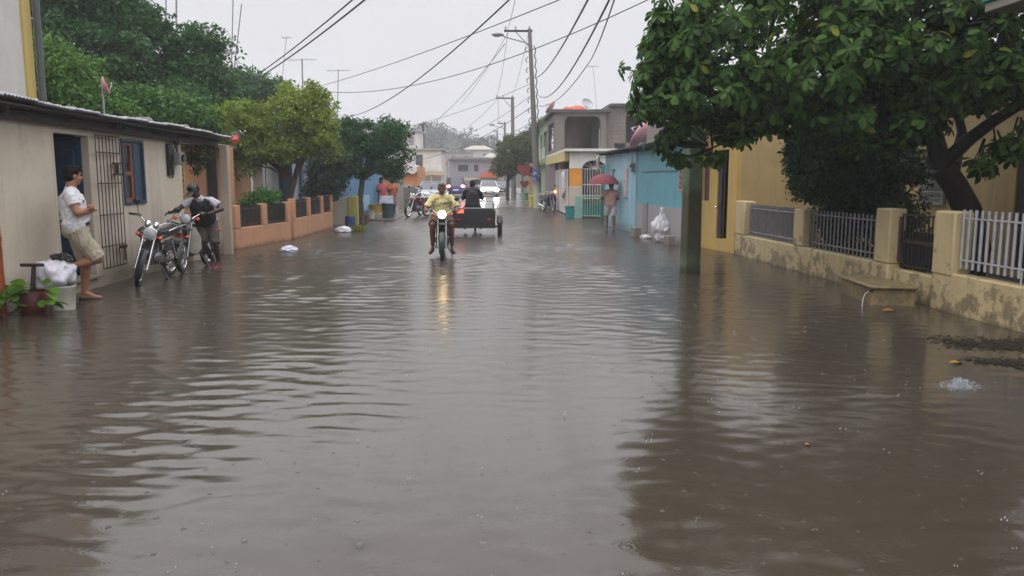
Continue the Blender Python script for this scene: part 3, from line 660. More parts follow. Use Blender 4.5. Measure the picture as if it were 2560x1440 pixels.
# ---- street fence of the yellow house
def fx(y): return 5.6 + (18 - y) * .036
FN = thing('railed_fence', 'mould stained yellow street fence with pillars and grey railings', 'fence', (5.75, 13, 0))
fm = plaster('#c3b086', '#75633f', .35, mold=.62, bump=.4, low=(.17, '#5d5138', .6))
def fbox(y0, y1, z0, z1, dx0, dx1, m):
    a, b = (fx(y0), y0), (fx(y1), y1)
    m.loft([[(a[0] + dx0, a[1], z0), (a[0] + dx1, a[1], z0), (a[0] + dx1, a[1], z1), (a[0] + dx0, a[1], z1)], [(b[0] + dx0, b[1], z0), (b[0] + dx1, b[1], z0), (b[0] + dx1, b[1], z1), (b[0] + dx0, b[1], z1)]])
mb = MB(); fbox(11.45, 17.95, -.2, .46, 0, .2, mb); fbox(8.25, 10.35, -.2, .5, 0, .2, mb); fbox(10.355, 11.445, -.2, .4, .08, .22, mb); mb.build('plinth', fm, FN, True, bevel=.02)
for y0, y1, zt in ((17.35, 17.945, 1.2), (14.35, 14.78, 1.14), (11.44, 11.84, 1.26), (9.92, 10.36, 1.28)):
    mb = MB(); fbox(y0, y1, .458, zt, -.012, .24, mb); mb.build('pillar', fm, FN, True, bevel=.025)
mb = MB(); fbox(8.05, 8.3, -.2, .62, -.03, .1, mb); mb.build('end_stub', fm, FN, True, bevel=.02)
gr = plain('#86868a', .5, .3, var=.2)
for y0, y1, z0, z1, zr in ((14.85, 17.3, .47, 1.14, (.55, 1.05)), (11.9, 14.3, .42, 1.14, (.56, 1.06))):
    mb = MB(); n = int((y1 - y0) / (.09 if y0 > 14 else .125)); bars(mb, (fx(y0) + .1, y0), (fx(y1) + .1, y1), z0, z1, n, .011 if y0 > 14 else .015, zr, .012, flat=False); mb.build('railing', gr if y0 > 14 else plain('#727276', .5, .3, var=.2), FN, True)
mb = MB(); fbox(14.83, 17.32, .47, 1.14, .125, .14, mb); mb.build('sheet_panel', plain('#77706c', .6, .2, var=.25, scale=4), FN, True)
mb = MB(); bars(mb, (fx(8.32) + .06, 8.32), (fx(9.85) + .06, 9.85), .58, 1.31, 14, .019, (.68, 1.2), .013, flat=False)
for y in (8.75,): mb.tube([(fx(y) + .06, y, .45), (fx(y) + .06, y, .7)], .012, 6)
mb.build('railing', plain('#a8a8ac', .5, .2, var=.15), FN, True)
mb = MB(); fbox(7.2, 9.9, -.1, .52, .45, .5, mb); fbox(8.3, 9.9, .44, .47, .2, .45, mb); mb.build('inner_kerb', plaster('#4a443c', '#2a2621', .5), FN, True)
# iron gate between the pillars and its step
G = thing('iron_gate', 'dark iron gate standing between two yellow fence pillars', 'gate', (fx(10.9), 10.9, 0))
mb = MB(); bars(mb, (fx(10.4) + .16, 10.4), (fx(11.4) + .16, 11.4), .42, 1.2, 12, .011, (.46, .8, 1.18), .014); mb.build('bars', plain('#211d1c', .5, .4, var=.4), G, True)
mb = MB(); fbox(10.4, 11.4, .43, .95, .18, .186, mb); mb.build('sheet', plain('#1c1a19', .6, .2, var=.4), G, True)
mb = MB(); fbox(10.4, 11.4, .78, .83, .14, .18, mb); mb.tube([(fx(11.38) + .12, 11.38, .5), (fx(11.38) + .12, 11.38, 1.15)], .025, 8); mb.build('latch', M['rust'], G, True)
mb = MB(); mb.loft([[(5.18, 10.55, z), (5.74, 10.45, z), (5.72, 11.75, z), (5.3, 11.75, z)] for z in (-.2, .22)]); mb.loft([[(5.14, 10.5, z), (5.75, 10.4, z), (5.73, 11.8, z), (5.26, 11.8, z)] for z in (.221, .27)])
tag(mb.build('step', plaster('#8a7852', '#4a3e28', .5, mold=.5, bump=.4), bevel=.02), 'stained concrete step in front of the dark iron gate', 'step')
mb = MB(); mb.tube([(5.3, 10.6, .2), (5.12, 10.52, .19)], .014, 8); sp = thing('drain_spout', 'small drain spout spilling water from the gate step', 'spout', (5.2, 10.55, 0)); mb.build('pipe', M['steel'], sp, True)
mb = MB(); mb.tube([(5.12, 10.52, .19), (5.06, 10.49, .16), (5.03, 10.47, .08), (5.02, 10.46, .0)], [.004, .004, .005, .007], 6); mb.build('water_stream', plain('#cfd2d6', .1, var=.05, spec=.8), sp, True)
# ---- teal house at the near right corner: balcony over the pavement
Te = thing('teal_house', 'teal painted house with a balcony overhanging the near pavement', 'house', (7, 7, 0))
mb = MB(); mb.bx((5.55, 4.4, 3.52), (9.5, 9.1, 3.62)); mb.build('balcony_slab', plaster('#8a857c', '#4f4a42', .4), Te, True, bevel=.01)
mb = MB(); mb.bx((5.52, 4.4, 3.623), (5.64, 9.12, 4.6)); mb.bx((5.643, 9.0, 3.623), (9.5, 9.12, 4.6)); mb.build('balcony_wall', plaster('#2f7f74', '#1f4f48', .3), Te, True, bevel=.01)
mb = MB(); mb.bx((6.03, 8.0, -.2), (6.25, 8.28, 1.15)); mb.build('corner_post', plaster('#2d6f5e', '#1c463c', .4), Te, True, bevel=.015)
mb = MB(); mb.bx((7.2, 1, -.2), (12, 6.4, 3.519)); mb.build('wall', plaster('#2f7f74', '#1f4f48', .3), Te, True)
# ---- turquoise house with the tin roof
Bl = thing('turquoise_house', 'turquoise house with grey plinth and black tin eaves', 'house', (4.8, 24, 0))
def bxx(y): return 4.95 - (y - 20.4) * .064
tq = plaster('#64a0ae', '#466f78', .25, low=(.93, '#9a9798', .96), sharp=True); tl = plaster('#95bcc8', '#5a7880', .3, low=(.42, '#6d7f80', .7))
mb = MB(); mb.wall((bxx(24.9), 24.9), (bxx(19.9), 19.9), -.2, 2.62, .2, [(4.35, 4.9, 1.38, 2.1)]); mb.build('wall', tq, Bl, True, merge=True)
mb = MB(); mb.wall((bxx(29.2) - .04, 29.2), (bxx(24.91) - .04, 24.91), -.2, 2.58, .2, [(.9, 1.55, .25, 2.0), (2.9, 3.3, 1.1, 2.0)]); mb.build('entrance_wall', tl, Bl, True, merge=True)
mb = MB(); mb.wall((bxx(29.2) - .04, 29.23), (9, 29.4), -.2, 2.58, .2); mb.wall((5.2, 19.9), (9, 19.9), -.2, 2.62, .2); mb.build('side_wall', tl, Bl, True)
mb = MB(); mb.loft([[(bxx(29.6) - .35, 29.6, 2.55), (9, 29.6, 3.0), (9, 29.6, 3.04), (bxx(29.6) - .35, 29.6, 2.6)], [(bxx(19.6) - .35, 19.6, 2.62), (9, 19.6, 3.1), (9, 19.6, 3.14), (bxx(19.6) - .35, 19.6, 2.68)]]); mb.build('roof', plain('#33302f', .5, .4, var=.4, scale=3), Bl, True)
mb = MB()
for i in range(9):
    y = 20 + i * 1.15; mb = MB(); mb.bx((bxx(y) - .3, y, 2.5), (bxx(y) - .01, y + .06, 2.56)); mb.build('rafter', plain('#2d2826', .7), Bl, True)
mb = MB(); mb.bx((5.3, 20, 0), (5.34, 29, 2.5)); mb.build('room', M['darkroom'], Bl, True)
mb = MB(); mb.box((bxx(27.95) + .06, 27.95, 1.12), (.05, .63, 1.74), R(3.6)); mb.build('door', plain('#a9bcc4', .5), Bl, True)
mb = MB(); mb.box((bxx(26.1) - .06, 26.1, 1.55), (.06, .44, .94), R(3.6)); mb.build('window', plain('#b9a9ac', .5), Bl, True)
louvre(Bl, 'window', (bxx(20.53) + .02, 20.53), (bxx(20.02) + .02, 20.02), 1.4, 2.08, 5, plain('#c3a49c', .5), plain('#a98d86', .5), (-1, 0))
mb = MB(); mb.tube([(bxx(25.1) - .12, 25.1, 1.95), (bxx(25.1) - .12, 25.1, 2.4)], .02, 8); mb.box((bxx(25.1) - .1, 25.1, 2.02), (.1, .22, .28)); mb.ell((bxx(25.1) - .17, 25.1, 2.1), (.04, .08, .08)); mb.build('meter', M['steel'], Bl, True)
mb = MB(); mb.box((bxx(22.5) - .03, 22.5, 1.9), (.02, 3.6, .02), R(3.6)); mb.box((bxx(23.8) - .02, 23.8, .5), (.04, .5, .95), R(3.6)); mb.build('patch_and_cable', plaster('#8b8888', '#6d6a69', .3), Bl, True)
mb = MB(); rr = random.Random(4); vs = []; nx = 7
for i in range(nx):
    for j in range(6): vs.append((bxx(29.3) - .38 + .06 * math.sin(i * 1.7 + j), 29.3 - .75 * i / (nx - 1) * (1 - .09 * j), 2.45 - .11 * j - .04 * math.sin(i * 2)))
mb.add(vs, [(i * 6 + j, i * 6 + j + 1, (i + 1) * 6 + j + 1, (i + 1) * 6 + j) for i in range(nx - 1) for j in range(5)]); c_ = mb.build('hanging_cloth', plain('#c9c0c6', .7)); c_.modifiers.new('s', 'SOLIDIFY').thickness = .006; tag(c_, 'white cloth hung under the far corner of the tin eaves', 'cloth')
# ---- arched porch house
P = thing('arched_house', 'cream porch house with white arch, orange pillar and yellow fascia', 'house', (4, 38, 0))
crw = plaster('#d2cfc6', '#8d887b', .25)
mb = MB(); N = 14; ax0, ax1 = 4.28, 5.35; zc = 2.02
poly = [(3.72, 2.12), (ax0, 2.12)] + [((ax0 + ax1) / 2 - math.cos(math.pi * i / N) * (ax1 - ax0) / 2, 2.12 + .36 * math.sin(math.pi * i / N)) for i in range(1, N)] + [(ax1, 2.12), (5.7, 2.12), (5.7, 2.86), (3.72, 2.86)]
mb.prism(poly, .2, Matrix.Translation((0, 36.0, 0))); mb.build('arch', crw, P, True)
mb = MB(); mb.bx((3.5, 35.75, 2.863), (7, 47.5, 2.98)); mb.build('roof', crw, P, True, bevel=.01)
mb = MB(); mb.loft([[(3.72, 36.3, 2.45), (3.5, 36.3, 2.45), (3.5, 36.3, 2.86), (3.72, 36.3, 2.86)], [(3.72, 47.4, 2.45), (3.5, 47.4, 2.45), (3.5, 47.4, 2.86), (3.72, 47.4, 2.86)]]); mb.build('fascia', plaster('#c6b26a', '#8a7b48', .3), P, True)
mb = MB(); mb.bx((3.74, 36.02, 1.35), (4.26, 36.4, 2.119)); mb.build('orange_pillar', plaster('#d28a2c', '#8c5c22', .25), P, True, bevel=.012)
mb = MB(); mb.bx((3.72, 36.0, -.1), (4.28, 36.42, 1.348)); mb.build('pillar_base', plaster('#b9a99a', '#776d63', .3), P, True, bevel=.012)
mb = MB(); mb.bx((3.74, 46.9, -.1), (4.1, 47.3, 2.86)); mb.bx((3.74, 41.4, -.1), (4.0, 41.7, 2.86)); mb.build('porch_pillars', plaster('#c09478', '#7c6252', .3), P, True)
mb = MB(); mb.bx((5.5, 36.5, -.1), (5.6, 47.5, 2.86)); mb.bx((4.2, 44.5, 0), (5.48, 44.6, 2.86)); mb.build('inner_wall', plaster('#9c7f6c', '#5f5046', .3), P, True)
wi = plain('#cfcbc9', .5, .1)
mb = MB(); bars(mb, (4.3, 36.1), (5.34, 36.1), .75, 2.12, 10, .013, (.8, 1.4, 2.1), .016)
for i in range(5):
    a = math.pi * (i + 1) / 6; mb.tube([(4.82, 36.1, 2.12), (4.82 - .5 * math.cos(a), 36.1, 2.12 + .33 * math.sin(a))], .012, 6)
mb.build('arch_grille', wi, P, True)
for y0, y1 in ((36.5, 41.3), (41.8, 46.8)):
    mb = MB(); bars(mb, (3.7, y0), (3.7, y1), .05, 2.1, 30, .014, (.1, 1.1, 2.08), .018); mb.build('railing', wi, P, True)
mb = MB(); mb.bx((3.76, 36.45, .1), (3.79, 41.3, 1.05)); mb.build('railing_panel', plaster('#c28f6e', '#8a6a55', .3), P, True)
mb = MB(); vs = []
for i in range(6):
    for j in range(5): vs.append((3.64 + .04 * math.sin(i * 2 + j), 37.4 + .28 * i, 2.0 - .3 * j + .03 * math.sin(i)))
mb.add(vs, [(i * 5 + j, i * 5 + j + 1, (i + 1) * 5 + j + 1, (i + 1) * 5 + j) for i in range(5) for j in range(4)]); c_ = mb.build('laundry_sheet', plain('#c5c1c4', .7)); c_.modifiers.new('s', 'SOLIDIFY').thickness = .006; tag(c_, 'white sheet drying over the white porch railing', 'laundry')
# ---- green gate and yard wall in front of the arch
tg = plain('#2f6f66', .5, .2, var=.25); pg = plaster('#86a59a', '#536a62', .3)
Gg = thing('green_gate', 'pale green barred yard gate with dark teal post below the arch', 'gate', (4.6, 34, 0))
mb = MB(); bars(mb, (4.1, 34.2), (4.86, 33.6), .06, 1.0, 9, .016, (.12, .95), .02); mb.build('bars', plain('#8fb0a4', .5, .2), Gg, True)
mb = MB(); mb.loft([[(4.1, 34.24, z), (4.86, 33.64, z), (4.87, 33.66, z), (4.11, 34.26, z)] for z in (.08, .6)]); mb.build('sheet', tg, Gg, True)
mb = MB(); mb.bx((3.78, 34.2, -.1), (4.08, 34.42, .95)); mb.build('pillar', pg, Gg, True, bevel=.012)
mb = MB(); mb.bx((4.78, 33.3, -.1), (4.98, 33.5, 2.2)); mb.build('tall_post', tg, Gg, True, bevel=.01)
mb = MB(); mb.loft([[(4.98, 33.35, z), (4.42, 29.3, z), (4.52, 29.3, z), (5.08, 33.35, z)] for z in (-.1, 1.0)]); tag(mb.build('yard_wall', pg, bevel=.01), 'pale green yard wall running from gate to turquoise house', 'wall')
# ---- unfinished concrete block house
K = thing('concrete_house', 'unfinished grey block house with open upper balcony', 'house', (5, 45, 0))
kb = plaster('#7d746c', '#4c453f', .5, blocks=True, bump=.4); kc = plaster('#6f6862', '#433d38', .5)
mb = MB(); mb.wall((6.35, 43.6), (10.2, 43.6), -.1, 5.45, .2, [(1.15, 2.3, 3.6, 5.0), (.55, 1.15, 3.1, 3.55)]); mb.build('block_wall', kb, K, True, merge=True)
mb = MB(); zc = 4.95; x0, x1 = 4.15, 6.05
poly = [(3.65, 2.9), (x0, 2.9), (x0, 4.5)] + [(x0 + .3 - .3 * math.cos(math.pi / 2 * i / 6), 4.6 + .32 * math.sin(math.pi / 2 * i / 6)) for i in range(7)] + [(x1 - .3 + .3 * math.sin(math.pi / 2 * i / 6), 4.6 + .32 * math.cos(math.pi / 2 * i / 6)) for i in range(7)] + [(x1, 4.5), (x1, 2.9), (6.35, 2.9), (6.35, 5.1), (3.65, 5.1)]
mb.prism(poly, .2, Matrix.Translation((0, 43.0, 0))); mb.build('balcony_front', kc, K, True)
mb = MB(); mb.bx((3.65, 43.0, -.1), (6.35, 43.2, 2.898)); mb.bx((3.65, 43.203, -.1), (3.85, 50, 2.7)); mb.build('lower_wall', kc, K, True)
mb = MB(); mb.wall((3.65, 48.5), (3.65, 43.203), 2.703, 5.1, .2, [(.8, 4.6, 3.2, 4.7)]); mb.build('street_wall', kc, K, True, merge=True)
mb = MB(); mb.bx((3.4, 42.8, 5.103), (6.6, 49, 5.27)); mb.bx((6.6, 43.3, 5.453), (10.4, 49.5, 5.62)); mb.build('roof', plain('#4a4646', .6, var=.3, scale=2), K, True, bevel=.015)
mb = MB(); mb.wall((3.9, 45.3), (6.3, 45.3), 2.75, 5.09, .1, [(1.35, 2.0, 2.8, 4.7)]); mb.bx((3.9, 43.25, 2.75), (6.3, 45.3, 2.86)); mb.bx((6.36, 45.5, 0), (10, 45.6, 5.4)); mb.bx((5.1, 46.5, 2.8), (6.3, 46.6, 5)); mb.build('inner_wall', plaster('#6b5d56', '#3f3733', .5), K, True)
mb = MB(); mb.bx((4.16, 43.05, 2.9), (6.04, 43.15, 3.02)); mb.build('balcony_kerb', kc, K, True)
# ---- pale green two storey house beyond
Gr = thing('green_house', 'pale green two storey house with open gallery beyond block house', 'house', (4, 55, 0))
pgm = plaster('#93a583', '#5f6b54', .3)
mb = MB(); mb.wall((3.75, 58), (3.75, 49.2), -.1, 5.2, .2, [(2.0, 3.9, 2.9, 4.6), (5.0, 7.9, 2.9, 4.6), (1, 3, .1, 2.1)]); mb.build('wall', pgm, Gr, True, merge=True)
mb = MB(); mb.bx((3.3, 49.0, 5.203), (9, 58.3, 5.36)); mb.build('roof', plaster('#a5ad98', '#6b7262', .3), Gr, True)
mb = MB(); mb.bx((3.2, 49.2, 2.5), (3.75, 58, 2.65)); mb.build('ledge', pgm, Gr, True)
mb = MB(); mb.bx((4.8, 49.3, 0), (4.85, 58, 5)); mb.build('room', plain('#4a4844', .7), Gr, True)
mb = MB(); bars(mb, (3.66, 50.3), (3.66, 53.2), 2.9, 3.6, 14, .02, (2.95, 3.58)); bars(mb, (3.66, 54.2), (3.66, 55.9), 2.9, 3.6, 9, .02, (2.95, 3.58)); mb.build('gallery_rail', plain('#b9bdb2', .5), Gr, True)
# ---- row of small coloured shops further on
for k, (y0, y1, c, h, nm, lab) in enumerate([(59, 63, '#b98d4a', 2.6, 'shop', 'mustard painted shop front next to the pale green house'), (63.3, 68, '#c08a4a', 2.5, 'shop', 'orange painted shop front between mustard and green ones'), (68.3, 74, '#7fa48c', 2.7, 'shop', 'mint green shop front under the far street tree'), (74.5, 84, '#7a8078', 2.4, 'shop', 'grey green shop front farthest along the row')]):
    s = thing(nm, lab, 'shop', (3.6, y0, 0), 0, 'shops along the far pavement')
    mb = MB(); L = y1 - y0; mb.wall((3.6, y1), (3.6, y0), -.1, h, .2, [(L * .3, L * .6, .1, 2.0)]); mb.wall((3.6, y0), (8, y0), -.1, h, .2); mb.build('wall', plaster(c, '#6b6452', .3), s, True, merge=True)
    mb = MB(); mb.bx((3.2, y0 - .1, h), (8, y1 + .1, h + .12)); mb.build('roof', M['zinc'], s, True)
    mb = MB(); mb.bx((4.3, y0 + .2, 0), (4.35, y1, h - .1)); mb.build('room', M['darkroom'], s, True)
# red heart boards
def heart(s):
    return [(s * .0617 * 16 * math.sin(t) ** 3, s * .0617 * (13 * math.cos(t) - 5 * math.cos(2 * t) - 2 * math.cos(3 * t) - math.cos(4 * t))) for t in [2 * math.pi * i / 28 for i in range(28)]]
for k, (px, py, Yd, s, lab) in enumerate([(1311, 425, 57.5, .52, 'large red heart board hanging outside the shops'), (1312, 460, 57.8, .34, 'small red heart board hanging below the large one')]):
    p = at(px, py, Yd); mb = MB(); mb.prism(heart(s), .06, Matrix.Translation(p)); hb = mb.build('heart_board', plain('#86272c', .55)); tag(hb, lab, 'sign', 'heart boards')
# ================================================================== vegetation
def np_mesh(name, V, Fq, mat, parent=None, world=True):
    me = bpy.data.meshes.new(name)
    if world and parent is not None:
        m = np.array(parent.matrix_basis.inverted()); V = V @ m[:3, :3].T + m[:3, 3]
    nf, k = Fq.shape
    me.vertices.add(len(V)); me.vertices.foreach_set('co', V.astype(np.float32).ravel())
    me.loops.add(nf * k); me.loops.foreach_set('vertex_index', Fq.astype(np.int32).ravel())
    me.polygons.add(nf); me.polygons.foreach_set('loop_start', np.arange(0, nf * k, k, dtype=np.int32))
    me.update(calc_edges=True); me.validate()
    me.polygons.foreach_set('use_smooth', [True] * nf)
    return link(name, me, mat, parent, smooth=False)
def norm(a): return a / np.maximum(np.linalg.norm(a, axis=-1, keepdims=True), 1e-9)
# templates: along +x, width y, height z
T_SMALL = (np.array([[0, 0, 0], [.45, .26, -.04], [1, 0, -.12], [.45, -.26, -.04], [.5, 0, .06]]), np.array([[0, 4, 1, 1], [4, 2, 1, 1], [0, 3, 4, 4], [3, 2, 4, 4]]))
T_SMALL = (T_SMALL[0], np.array([[0, 4, 1], [4, 2, 1], [0, 3, 4], [3, 2, 4]]))
def big_template():
    xs = [0, .12, .35, .6, .82, .95, 1.0]; ws = [.012, .06, .15, .215, .205, .12, .015]; vs = []; fs = []
    for x, w_ in zip(xs, ws):
        z = -.30 * x * x + .06 * x
        vs += [(x, -w_, z + w_ * .32), (x, 0, z), (x, w_, z + w_ * .32)]
    for i in range(6):
        a = i * 3; fs += [(a, a + 3, a + 4, a + 1), (a + 1, a + 4, a + 5, a + 2)]
    return np.array(vs), np.array(fs)
T_BIG = big_template()
def leaves(name, P, D, N, S, mat, parent, tmpl, fold=None):
    D = norm(D); N = norm(N - D * np.sum(N * D, 1, keepdims=True)); B = np.cross(N, D)
    tv, tf = tmpl; n = len(P)
    V = P[:, None, :] + S[:, None, None] * (tv[None, :, 0:1] * D[:, None, :] + tv[None, :, 1:2] * B[:, None, :] + tv[None, :, 2:3] * N[:, None, :])
    Fq = tf[None] + (np.arange(n) * len(tv))[:, None, None]
    return np_mesh(name, V.reshape(-1, 3), Fq.reshape(-1, tf.shape[1]), mat, parent)
def crown(name, ells, nclump, per, clump_r, size, mat, parent, seed, shell=.55, flat=.7, drop=None):
    """foliage: leaf clumps scattered through the volume of several ellipsoids"""
    g = np.random.default_rng(seed)
    vol = np.array([e[1][0] * e[1][1] * e[1][2] for e in ells]) ** .75; vol /= vol.sum()
    C = []; O = []
    for i in g.choice(len(ells), nclump, p=vol):
        c, r = np.array(ells[i][0]), np.array(ells[i][1]); d = norm(g.normal(size=3)); t = g.uniform(shell, 1.0) ** .6 * g.choice([1, 1, 1, 1.13])
        C.append(c + d * r * t); O.append(d)
    C = np.array(C); O = np.array(O)
    ks = g.integers(0, nclump, nclump * per); cs = clump_r * g.uniform(.55, 1.25, nclump)
    off = norm(g.normal(size=(len(ks), 3))) * (g.uniform(0, 1, len(ks)) ** .5)[:, None] * cs[ks][:, None] * np.array([1, 1, flat])
    P = C[ks] + off
    if drop is not None: P = P[[drop(p) for p in P]]; 
    n = len(P)
    D = norm(g.normal(size=(n, 3)) + np.array([0, 0, -.25])); N = norm(g.normal(size=(n, 3)) * .6 + np.array([0, 0, 1.0]))
    S = size * g.uniform(.6, 1.3, n)
    leaves(name, P, D, N, S, mat, parent, T_SMALL)
    return C
def tree(name, label, base, ells, nclump, per, clump_r, size, mat, trunk_pts, trunk_r, seed, group=None, limbs=14, bark=None, shell=.55, flat=.7):
    t = thing(name, label, 'tree', base, 0, group); bark = bark or barkmat()
    C = crown('crown', ells, nclump, per, clump_r, size, mat, t, seed, shell, flat)
    mb = MB(); mb.tube(trunk_pts, trunk_r, 10); top = Vector(trunk_pts[-1]); rr = random.Random(seed)
    for i in range(limbs):
        c = Vector(C[rr.randrange(len(C))]); k = rr.randrange(max(1, len(trunk_pts) // 2), len(trunk_pts)); s = Vector(trunk_pts[k]); m = s.lerp(c, .5) + Vector((rr.uniform(-.15, .15), rr.uniform(-.15, .15), .12))
        r0 = trunk_r[k] * .6; mb.tube([s, m, c], [r0, r0 * .6, r0 * .2], 6)
    mb.build('trunk', bark, t, True)
    return t
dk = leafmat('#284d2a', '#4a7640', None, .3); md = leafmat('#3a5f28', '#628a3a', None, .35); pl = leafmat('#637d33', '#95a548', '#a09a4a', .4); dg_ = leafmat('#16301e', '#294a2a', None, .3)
def P_(px, py, Y): return tuple(at(px, py, Y))
def E_(px, py, Y, wpx, hpx, dep): k = Y / F_PX; return (P_(px, py, Y), (wpx * k, dep, hpx * k))
# tall dark trees behind the zinc roof
tree('broadleaf_tree', 'tall dark green tree rising next to the white house wall', (-13.2, 27, 0), [E_(190, 60, 27, 130, 120, 1.8), E_(150, -60, 27, 170, 110, 2), E_(260, 150, 26, 90, 80, 1.4), E_(140, 190, 26, 70, 70, 1.4)], 260, 105, .62, .17, dk, [(-13.2, 27, -.1), (-13.3, 27, 2.5), (-13.6, 27, 5), (-13.8, 27, 8)], [.3, .26, .2, .1], 11)
tree('broadleaf_tree', 'slim dark green tree with rounded top in the middle of the dark group', (-11.3, 27.5, 0), [E_(352, 70, 27.5, 56, 62, 1.1), E_(345, 170, 27.5, 70, 80, 1.2), E_(360, 240, 27.5, 80, 60, 1.2)], 130, 105, .5, .16, dk, [(-11.3, 27.5, -.1), (-11.5, 27.5, 3), (-11.6, 27.5, 6)], [.22, .17, .07], 12)
tree('broadleaf_tree', 'broad dark green tree with leaning top beside the tall radio masts', (-9.9, 28, 0), [E_(492, 120, 28, 74, 54, 1.2), E_(505, 190, 28, 72, 70, 1.3), E_(450, 255, 27, 90, 55, 1.3), E_(540, 300, 28, 70, 50, 1.2)], 200, 105, .5, .16, dk, [(-9.9, 28, -.1), (-10, 28, 3), (-10.1, 28, 5.6)], [.24, .18, .07], 13)
tree('broadleaf_tree', 'dark green tree sloping down behind the pale street tree', (-12, 42, 0), [E_(620, 225, 42, 70, 38, 2), E_(680, 270, 42, 80, 55, 2), E_(760, 320, 42, 90, 55, 2)], 150, 105, .8, .22, dk, [(-12, 42, -.1), (-12, 42, 3), (-12, 42, 5.5)], [.25, .2, .08], 14)
tree('leafy_bush', 'bright green bushy tree just above the zinc roof near white house', (-11, 21, 0), [E_(150, 210, 21, 90, 60, 1.3), E_(225, 275, 21, 95, 48, 1.2), E_(110, 160, 21, 50, 50, 1)], 150, 95, .5, .14, md, [(-11, 21, -.1), (-11, 21, 2), (-11, 21, 3.5)], [.14, .1, .05], 15)
tree('leafy_bush', 'mid green bushy tree above the far half of the zinc roof', (-9.5, 23, 0), [E_(370, 270, 23, 90, 48, 1.2), E_(450, 300, 23, 80, 38, 1.1), E_(300, 290, 22, 80, 38, 1.1)], 140, 95, .5, .15, leafmat('#305528', '#577f3c', None, .35), [(-9.5, 23, -.1), (-9.5, 23, 2), (-9.5, 23, 3.2)], [.12, .09, .05], 16)
# pale yellow-green street tree
b0 = Vector((-6.35, 25, 0))
tree('street_tree', 'pale yellow green tree arching over the orange garden wall', b0, [E_(700, 300, 25, 120, 60, 1.4), E_(770, 280, 25, 66, 62, 1.2), E_(770, 235, 25, 40, 25, .8), E_(600, 310, 24, 62, 62, 1.1), E_(640, 375, 24.5, 85, 30, 1.1), E_(805, 335, 25, 40, 50, .9), E_(740, 370, 25, 90, 34, 1.2), E_(560, 345, 23.5, 26, 40, .7), E_(608, 415, 24, 26, 22, .5), E_(722, 216, 25, 26, 14, .5), E_(800, 250, 25, 30, 18, .5), E_(585, 425, 24, 16, 16, .3), E_(840, 380, 25, 22, 20, .5)], 390, 50, .3, .125, pl,
     [b0, P_(722, 500, 25), P_(735, 455, 25), P_(745, 410, 25), P_(750, 330, 25)], [.15, .11, .085, .06, .03], 17, limbs=26, bark=barkmat('#4a3a34'), shell=.3)
# dark green street tree
tree('street_tree', 'dark green round street tree in front of the blue house', (-4.75, 31, 0), [E_(940, 345, 31, 62, 46, .95), E_(905, 390, 31, 58, 46, .9), E_(975, 395, 31, 50, 48, .85), E_(985, 325, 31, 34, 26, .6), E_(870, 330, 31, 30, 30, .6)], 230, 70, .34, .13, leafmat('#1f4423', '#39682f', None, .3), [(-4.75, 31, -.1), P_(900, 500, 31), P_(906, 450, 31), P_(925, 380, 31)], [.14, .11, .1, .05], 18, limbs=16)
tree('garden_shrub', 'very dark shrub between the orange wall and the blue house', (-6.2, 28.6, 0), [E_(822, 440, 28.6, 52, 52, .8), E_(845, 400, 28.6, 40, 34, .7), E_(800, 480, 28.6, 34, 36, .6)], 130, 70, .32, .11, dg_, [(-6.2, 28.6, -.1), (-6.15, 28.6, 1.2), (-6.1, 28.6, 2)], [.08, .06, .03], 19)
tree('garden_shrub', 'fresh green shrub spilling over the first orange wall pillar', (-6.35, 21.6, 0), [E_(645, 510, 21.6, 42, 34, .45), E_(668, 492, 21.9, 30, 26, .4)], 60, 70, .2, .08, leafmat('#2d5a22', '#4d8034', None, .35), [(-6.35, 21.6, -.1), (-6.35, 21.6, .8)], [.04, .02], 20, limbs=6)
tree('climbing_plant', 'small leafy climber hanging under the porch roof by the meter', (-6.5, 17.6, 1.2), [E_(500, 385, 17.4, 30, 20, .3), E_(488, 408, 17.2, 14, 24, .25)], 26, 42, .17, .07, leafmat('#2a3a20', '#3f5230', None, .3), [(-6.6, 17.6, 2.45), (-6.4, 17.4, 2.3)], [.012, .006], 21, limbs=5)
# far trees on the right pavement
tree('street_tree', 'dusty green street tree standing before the shops at the far right', (1.64, 62, 0), [E_(1282, 385, 62, 42, 40, 1.5), E_(1262, 415, 62, 30, 26, 1.1), E_(1312, 378, 62, 28, 40, 1.4), E_(1300, 425, 62, 26, 14, .8)], 160, 90, .52, .19, leafmat('#39451f', '#5a6335', None, .3), [(1.64, 62, -.1), P_(1269, 455, 62), P_(1277, 400, 62)], [.15, .12, .07], 22)
tree('street_tree', 'dark round tree behind the main utility pole', (5.2, 70, 0), [E_(1330, 360, 70, 36, 34, 1.6), E_(1352, 330, 70, 22, 20, 1)], 90, 95, .6, .22, leafmat('#2b3a1f', '#475534', None, .3), [(5.2, 70, -.1), (5.0, 70, 3), (4.9, 70, 5)], [.2, .15, .06], 23)
tree('broadleaf_tree', 'grey green treetop showing above the block house roof', (13, 66, 0), [E_(1612, 250, 66, 24, 22, 1), E_(1590, 258, 66, 14, 10, .8)], 34, 90, .5, .22, dk, [(13, 66, -.1), (13, 66, 4), (13, 66, 7.5)], [.2, .15, .06], 24)
g = np.random.default_rng(15); Pw = []; 
for x, y, z, r in WOODS: Pw.append(np.array((x, y, z)) + norm(g.normal(size=(34, 3))) * (g.uniform(.3, 1, 34) ** .5)[:, None] * r * np.array([1.15, 1.15, 1]))
